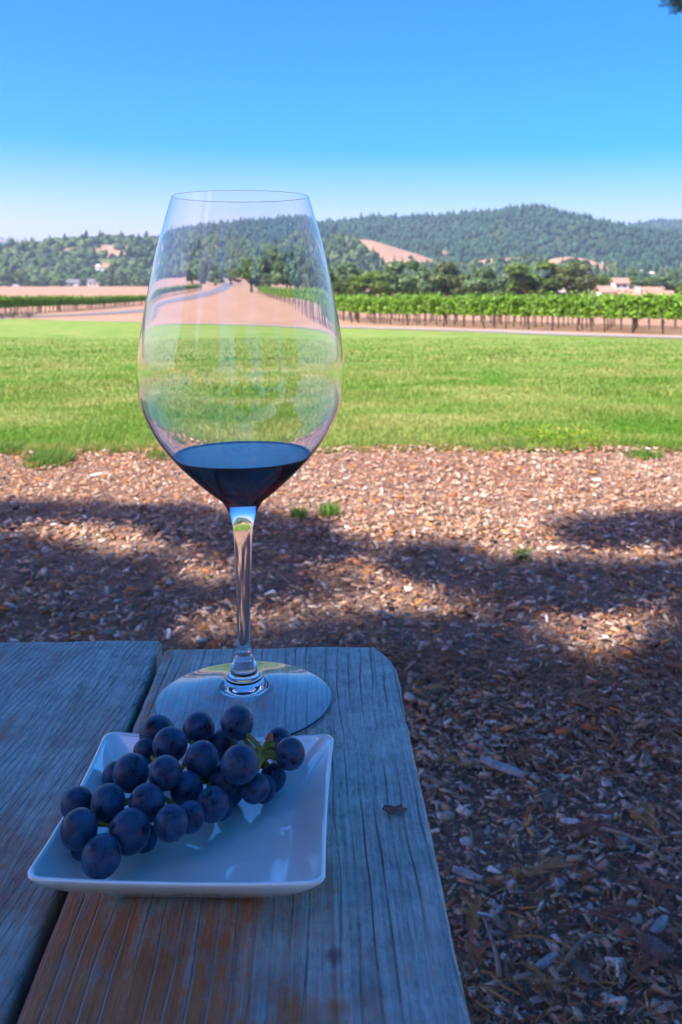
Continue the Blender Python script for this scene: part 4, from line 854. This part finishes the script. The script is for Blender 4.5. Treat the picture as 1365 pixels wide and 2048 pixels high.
# the villa
D = 230.0; k = D/F; base = float(gz(D)); def_x = lambda p: (p-1285)*k; zz_ = lambda p: CZ-(p-HOR)*k-base
villa = empty('villa', ((1285-CX)*k, D, base)); tag(villa, 'white villa with terracotta roofs and a small tower behind the vineyard', 'house')
m = walls(MB(), def_x(1233), def_x(1330), 0, 9, -.5, zz_(591)); m.build('wall', M_WHITE, villa)
gable(MB(), def_x(1233), def_x(1330), 0, 9, zz_(591), zz_(575.5), .5).build('roof', M_TILE, villa)
walls(MB(), def_x(1206), def_x(1232.5), 1, 7, -.5, zz_(584)).build('wall', M_WHITE, villa); gable(MB(), def_x(1206), def_x(1232), 1, 7, zz_(584), zz_(573.5), .4).build('roof', M_TILE, villa)
walls(MB(), def_x(1238.5), def_x(1266), 3.2, 6.8, zz_(590), zz_(565.5)).build('wall', M_WHITE, villa); gable(MB(), def_x(1238.5), def_x(1266), 3.2, 6.8, zz_(565.5), zz_(557.5), .35).build('roof', M_TILE, villa)
walls(MB(), def_x(1331), def_x(1358), 2, 8, -.5, zz_(594)).build('wall', M_WHITE, villa); gable(MB(), def_x(1331), def_x(1358), 2, 8, zz_(594), zz_(583), .4).build('roof', M_TILE, villa)
walls(MB(), def_x(1312), def_x(1327), -2.5, -.02, -.5, zz_(594), zz_(586), 'y').build('wall', M_WHITE, villa); gable(MB(), def_x(1312), def_x(1327), -2.5, .6, zz_(594), zz_(585.5), .3, 'y').build('roof', M_TILE, villa)
MB().box(def_x(1279), def_x(1286), 1.6, 2.6, zz_(590), zz_(574)).box(def_x(1278.4), def_x(1286.6), 1.5, 2.7, zz_(574), zz_(573)).build('chimney', M_WHITE, villa)
M_TEAL = plain('teal_pane', (.05, .16, .15), .15, .1, 2)
window(villa, def_x(1241.5), def_x(1249), zz_(575), zz_(569), 3.19, M_TEAL); window(villa, def_x(1253), def_x(1262), zz_(575), zz_(569), 3.19, M_TEAL)
for p in (1210, 1219): window(villa, def_x(p), def_x(p+5.5), zz_(592), zz_(587), .99)
for p in (1240, 1256, 1272, 1290): window(villa, def_x(p), def_x(p+8), zz_(600), zz_(594), -.01)
# small houses: grey roofs by the dry field, pale houses on the slopes
def cottage(px, py, wpx, hpx, D, wall, roof, label, group, surfz=None, nm='house', rz=0):
    k = D/F; w = wpx*k; h = hpx*k; z = float(gz(D)) if surfz is None else CZ-(py-HOR)*k; dep = w*.6
    o = empty(nm, ((px-CX)*k, D, z), rz); tag(o, label, 'house', group); walls(MB(), -w/2, w/2, 0, dep, -1.5, h*.55, h*.98).build('wall', wall, o); gable(MB(), -w/2, w/2, 0, dep, h*.55, h, w*.03, th=.15).build('roof', roof, o)
    for q in (-.3, .05): window(o, w*q, w*(q+.16), h*.18, h*.42, -.01)
    MB().box(w*.32, w*.40, -.06, -.004, 0, h*.4).build('door', M_TRIM, o)
gl_ = 'grey roofed houses along the dry field'
cottage(80, 570, 30, 14, 742, M_TRIM, M_GREYROOF, 'leftmost grey roofed house at the far edge of the dry field', gl_)
cottage(140, 570, 34, 14, 744, M_TRIM, M_GREYROOF, 'middle grey roofed house at the far edge of the dry field', gl_)
cottage(187, 570, 25, 15.5, 740, M_TRIM, M_GREYROOF, 'grey roofed house left of the tall cypress', gl_)
cottage(268, 569, 10, 16, 738, M_WHITE, M_WHITE, 'white barn close to the left outline of the glass', gl_, nm='barn')
gh = 'pale houses scattered on the hillsides'
M_PINKROOF = plain('pale_red_roof', (.45, .27, .22), .9, .1, 2)
def on_hill(px, py, S, Ds):
    best = None
    for y in np.linspace(Ds[0], Ds[1], 240):
        pass
    return best
for px, py, wp, hp, D, rf, lb in [(98, 519, 7, 6, 1010, M_PINKROOF, 'small pale house left of the bare patch on the left hill'), (196, 537, 8, 8, 850, M_WHITE, 'white house below the green terrace on the left hill'), (205, 539, 6, 7, 846, M_PINKROOF, 'pink roofed house beside the white house on the left hill'),
                                 (677, 476, 9, 6, 1560, M_WHITE, 'lone pale house high on the wooded slope right of the glass'), (1241, 541, 12, 7, 880, M_PINKROOF, 'pale house right of the bare knoll'), (1298, 531, 14, 7, 1150, M_PINKROOF, 'pale house on the slope above the villa tower'),
                                 (1305, 549, 9, 5, 850, M_WHITE, 'low white house above the villa roof'), (1283, 545, 7, 5, 860, M_WHITE, 'tiny white house left of the low white house'), (1326, 544, 7, 5, 880, M_PINKROOF, 'tiny pale house near the right edge above the villa'), (1210, 526, 8, 4, 905, M_GREYROOF, 'bluish roofed house at the right foot of the bare knoll')]:
    cottage(px, py, wp, hp, D, M_WHITE, rf, lb, gh, surfz=True)
# lamp post
D = 205.0; k = D/F; o = empty('lamp_post', ((1178-CX)*k, D, float(gz(D)))); tag(o, 'pale lamp post standing between the trees left of the villa', 'lamp post')
hh = CZ-(546-HOR)*k-float(gz(D)); M_METAL = plain('grey_metal', (.5, .52, .55), .5, .1, 2)
MB().tube([(0, 0, -.3), (0, 0, .6), (0, 0, hh-.6)], [.14, .10, .08], 8).build('pole', M_METAL, o); MB().tube([(0, 0, hh-.6), (0, 0, hh-.5), (0, 0, hh-.1), (0, 0, hh+.1)], [.12, .34, .36, .1], 10).build('lamp_head', M_WHITE, o)
# vans
def van(px, D, L, label, rz=0):
    z = float(gz(D)); k = D/F; o = empty('van', ((px-CX)*k, D, z), rz); tag(o, label, 'van', 'white vans parked far off'); P = [(-.5, .16), (-.5, .95), (-.44, 1.0), (.24, 1.0), (.36, .62), (.5, .52), (.5, .16)]
    Hh, Wd = L*.42, L*.4; v = [(x*L, s*Wd/2, y_*Hh) for s in (-1, 1) for x, y_ in P]; n = len(P); MB().add(v, [tuple(range(n)), tuple(reversed(range(n, 2*n)))]+[(i, i+n, (i+1) % n+n, (i+1) % n)for i in range(n)]).build('body', M_WHITE, o)
    for s in (-1, 1):
        MB().box(-.38*L, .2*L, s*Wd/2-.02, s*Wd/2+.02, .62*Hh, .85*Hh).build('side_window', M_PANE, o)
        for x in (-.3, .3): MB().tube([(x*L, s*Wd*.5-.1, .17*Hh), (x*L, s*Wd*.5+.05, .17*Hh)], .17*Hh, 12).build('wheel', M_PANE, o)
    MB().add([(.25*L, -Wd*.42, .97*Hh), (.25*L, Wd*.42, .97*Hh), (.36*L, Wd*.42, .64*Hh), (.36*L, -Wd*.42, .64*Hh)], [(0, 3, 2, 1)]).build('windscreen', M_PANE, o).location = (.02, 0, .02)
van(1114, 200, 6.6, 'white van parked behind the vines left of the lamp post'); van(33, 720, 4.6, 'white van at the far left end of the dry field')

# ================================================================== SMALL THINGS ON THE MULCH
M_SPRIG = plain('dry_sprig', (.30, .11, .045), .8, .45, 20); M_TWIG = plain('dead_twig', (.22, .16, .12), .9, .3, 60)
def sprig_mesh(seed):
    r = random.Random(seed); m = MB(); bend = r.uniform(-.5, .5); L = 1.0
    def axis(s, a0, l, o): a = a0+bend*s; return (o[0]+math.cos(a)*l*s, o[1]+math.sin(a)*l*s, o[2]+.10*math.sin(s*2.6)*l)
    def feather(o, a0, l, nd, wl):
        pts = [axis(i/8, a0, l, o) for i in range(9)]; m.tube(pts, [.011*l+.003, *[.009*l+.002]*7, .003], 4)
        for i in range(nd):
            s = .08+.9*i/nd; p = Vector(axis(s, a0, l, o)); a = a0+bend*s*1.4
            for sg in (-1, 1):
                b = a+sg*r.uniform(.55, .95); ll = wl*(1-.55*abs(s-.35))*r.uniform(.75, 1.1); d = Vector((math.cos(b), math.sin(b), r.uniform(-.15, .35))); q = Vector((-math.sin(b), math.cos(b), .3))*.011
                m.add([p-q*.5, p+d*ll*.5-q, p+d*ll, p+d*ll*.5+q], [(0, 1, 2, 3)])
    feather((0, 0, .02), 0, L, 26, .13)
    for k in range(r.randrange(1, 4)): s = r.uniform(.1, .5); feather(axis(s, 0, L, (0, 0, .02)), r.choice((-1, 1))*r.uniform(.4, .9), L*r.uniform(.4, .65), 16, .11)
    return mesh_py('dry_sprig', m.v, m.f)
SPM = [sprig_mesh(s) for s in range(6)]
for m in SPM: m.materials.append(M_SPRIG)
SP = [(1240, 1590, 120, 2.6, 'rust brown sprig in the upper right of the shaded mulch'), (1180, 1690, 150, .4, 'orange brown sprig in the middle of the shaded mulch'), (1100, 1790, 140, .2, 'curved rust sprig below the short pale block'), (1000, 1760, 110, 3.4, 'reddish forked sprig right of the leaning grey splinter'), (1210, 1890, 130, -.4, 'feathery orange sprig slanting near the stubby grey splinter'),
      (1300, 1700, 110, 1.9, 'rust sprig at the right beside the long thin grey twig'), (1335, 1560, 100, 2.2, 'rust sprig touching the right edge of the picture high in the shade'), (1050, 1545, 90, .2, 'small sprig just above the long frayed grey splinter'), (960, 1885, 90, 1.3, 'small rust sprig right of the lower table edge'), (935, 1945, 110, 1.75, 'orange sprig peeking out under the lower table edge'),
      (1290, 1985, 120, .7, 'rust sprig in the bottom right corner'), (1080, 2020, 110, 2.8, 'dark red sprig at the very bottom'), (1015, 1660, 80, .9, 'small sprig below the frayed grey splinter'), (1325, 1830, 100, -1.0, 'rust sprig at the right edge above the yellowish pebble'), (905, 1560, 80, 2.5, 'sprig touching the table edge halfway down'), (1180, 1440, 100, .1, 'flat rust sprig below the last sunlit patch'),
      (985, 1450, 90, 2.9, 'rust sprig right of the far table corner'), (870, 1410, 70, .4, 'small dark sprig close to the far table corner'), (1040, 1925, 90, .5, 'thin sprig left of the bent brown twig'), (1250, 1790, 110, 2.9, 'rust sprig crossing the long thin grey twig'), (560, 1150, 50, 0, 'tiny orange sprig in the shade right of the glass stem'), (390, 1165, 50, .3, 'tiny orange sprig in the shade left of the glass stem')]
random.seed(5)
SPMAT = [M_SPRIG, plain('dry_sprig_red', (.20, .07, .04), .8, .4, 20), plain('dry_sprig_ochre', (.36, .18, .06), .8, .4, 20)]
for i, (px, py, lp, an, lb) in enumerate(SP):
    c0 = gp(px, py); me = SPM[i % 6].copy(); me.materials.clear(); me.materials.append(SPMAT[i*7 % 3]); o = link('dry_sprig', me); s = lp/F*c0.y*random.uniform(.85, 1.05); o.scale = (s, s, s); o.location = (c0.x-math.cos(an)*s*.5, c0.y-math.sin(an)*s*.5, .032); o.rotation_euler = (random.uniform(-.2, .2), random.uniform(-.15, .1), an)
    tag(o, lb, 'sprig', 'dry sprigs fallen on the mulch')
for px, py, lp, an, lb in [(1290, 1760, 200, -.75, 'long thin grey twig lying across the mulch at the right'), (1175, 1960, 120, .6, 'bent brown twig near the bottom right'), (985, 1960, 150, 1.45, 'thin upright looking twig beside the table edge'), (1010, 910, 60, 3.0, 'bent pale twig at the edge of the lawn'), (560, 1185, 90, 2.2, 'dark twig right of the glass stem'), (940, 1730, 70, 1.4, 'short pale twig close to the table edge')]:
    c0 = gp(px, py); s = lp/F*c0.y; m = MB(); r = random.Random(px); pts = [(s*(q-.5), s*.07*math.sin(q*3+px), .012+s*.10*math.sin(q*3.14)) for q in np.linspace(0, 1, 9)]
    m.tube(pts, [.0028*(1.3-.8*q) for q in np.linspace(0, 1, 9)], 6); o = m.build('twig', M_TWIG, None, True); o.location = (c0.x, c0.y, .03); o.rotation_euler = (0, 0, an); tag(o, lb, 'twig', 'twigs lying on the mulch')
def splinter(px, py, lp, wp, an, col, lb):
    c0 = gp(px, py); L = lp/F*c0.y; w = wp/F*c0.y; r = random.Random(px*7+py); v = []; f = []; n = 7
    for i in range(n):
        s = i/(n-1); ww = w*(.25+.75*math.sin(math.pi*min(.92, s*.8+.15)))*r.uniform(.85, 1.1)
        for k, (a, b) in enumerate(((-.5, 0), (.5, .0), (.42, 1), (-.3, .8))): v.append((L*(s-.5)+r.uniform(-.04, .04)*L*(i in (0, n-1)), ww*a, b*w*.32*r.uniform(.7, 1.2)))
    for i in range(n-1):
        for k in range(4): f.append((i*4+k, i*4+(k+1) % 4, i*4+4+(k+1) % 4, i*4+4+k))
    f += [(3, 2, 1, 0), (n*4-4, n*4-3, n*4-2, n*4-1)]
    key = 'splinter_'+str(col); mt = bpy.data.materials.get(key) or plain(key, col, .85, .35, 90); o = link('wood_splinter', mesh_py('wood_splinter', v, f), mt); o.location = (c0.x, c0.y, .034); o.rotation_euler = (r.uniform(-.2, .2), r.uniform(-.15, .15), an); tag(o, lb, 'wood splinter', 'larger wood splinters in the mulch')
GRYW, PALE, DKW = (.30, .27, .25), (.55, .5, .45), (.13, .09, .075)
for a in [(1005, 1575, 90, 26, -.55, GRYW, 'long frayed grey splinter right of the table edge'), (935, 1795, 62, 18, -.6, GRYW, 'leaning grey splinter right beside the table edge'), (1095, 1640, 70, 16, 1.3, DKW, 'dark upright splinter in the mulch'), (1140, 1685, 36, 13, -.1, PALE, 'short pale block in the middle of the mulch'), (1213, 1605, 34, 20, 1.5, PALE, 'pale upright wood block right of the dark splinter'), (932, 1727, 22, 17, .3, PALE, 'small square pale chip beside the table edge'), (1320, 1900, 60, 20, .8, GRYW, 'grey splinter at the right edge near the bottom'), (1095, 1975, 66, 18, .7, GRYW, 'thin grey splinter near the bottom right of the table'), (1310, 1950, 70, 40, -.9, DKW, 'dark triangular bark piece near the bottom right corner'), (1165, 2000, 60, 26, -1.2, DKW, 'dark broad splinter at the bottom'), (1180, 1870, 40, 18, 1.2, GRYW, 'stubby grey splinter among sprigs'), (193, 973, 22, 10, .1, (.75, .7, .66), 'bright white chip on the sunlit mulch left of the glass'), (1195, 983, 16, 7, .1, (.75, .7, .66), 'bright white chip on the sunlit mulch at the right')]: splinter(*a)
M_PEB = plain('pebble', (.30, .25, .20), .8, .25, 40)
for px, py, rp, lb in ((895, 1673, 17, 'rounded grey brown pebble beside the table edge'), (1265, 1856, 14, 'yellowish pebble near the right edge'), (1272, 1890, 12, 'small tan pebble below the yellowish pebble')):
    c0 = gp(px, py); r_ = rp/F*c0.y; v = BV*np.array([1.15, .9, .7])*(1+.08*np.sin(BV[:, :1]*5+px)); me = mesh_np('pebble', v*r_, BF, True); o = link('pebble', me, M_PEB); ss = o.modifiers.new('s', 'SUBSURF'); ss.levels = ss.render_levels = 2; o.location = (c0.x, c0.y, .034); tag(o, lb, 'pebble', 'pebbles in the mulch')
# weed with yellow flowers at the lawn edge
c0 = gp(1120, 903); wd = empty('flowering_weed', (c0.x, c0.y, .01)); tag(wd, 'low weed with yellow flowers at the lawn edge on the right', 'weed')
n = 900; q = np.stack([rng.normal(0, .16, n), rng.normal(0, .11, n), rng.random(n)*.07], 1); nr = rng.normal(size=(n, 3))+np.array([0, 0, 1.2]); nr /= np.linalg.norm(nr, axis=1)[:, None]; tt = rng.uniform(.6, 1.4, (n, 1))*np.array([1.1, 1., .6])
v, f, tc_ = blend_mesh_leaves(q, nr, rng.uniform(.015, .03, n), .011, tt); link('foliage', mesh_np('foliage', v, f, False, tc_), M_VINE, wd); M_YEL = plain('yellow_petal', (.75, .5, .03), .6, .15, 40)
for i in range(22):
    m = MB(); x, y, z = rng.normal(0, .15), rng.normal(0, .09)-.03, rng.uniform(.05, .10)
    m.add([(x, y, z)]+[(x+.009*math.cos(k*.785)*(1 if k % 2 else .6), y+.009*math.sin(k*.785)*(1 if k % 2 else .6), z+.002) for k in range(8)], [(0, 1+k, 1+(k+1) % 8) for k in range(8)]); m.build('flower', M_YEL, wd)

# ================================================================== HAZE: even, pale air round everything
t = NT('haze_air'); pv = t.n('VolumePrincipled', Color=(.52, .72, 1.0), Density=1.7e-4, Anisotropy=.2); M_HAZE = t.end(None, pv.outputs[0])
hz_o = MB().box(-3600, 3600, -80, 4700, -9, 250).build('haze', M_HAZE); tag(hz_o, 'thin bluish summer haze filling the valley air', 'haze', kind='stuff')
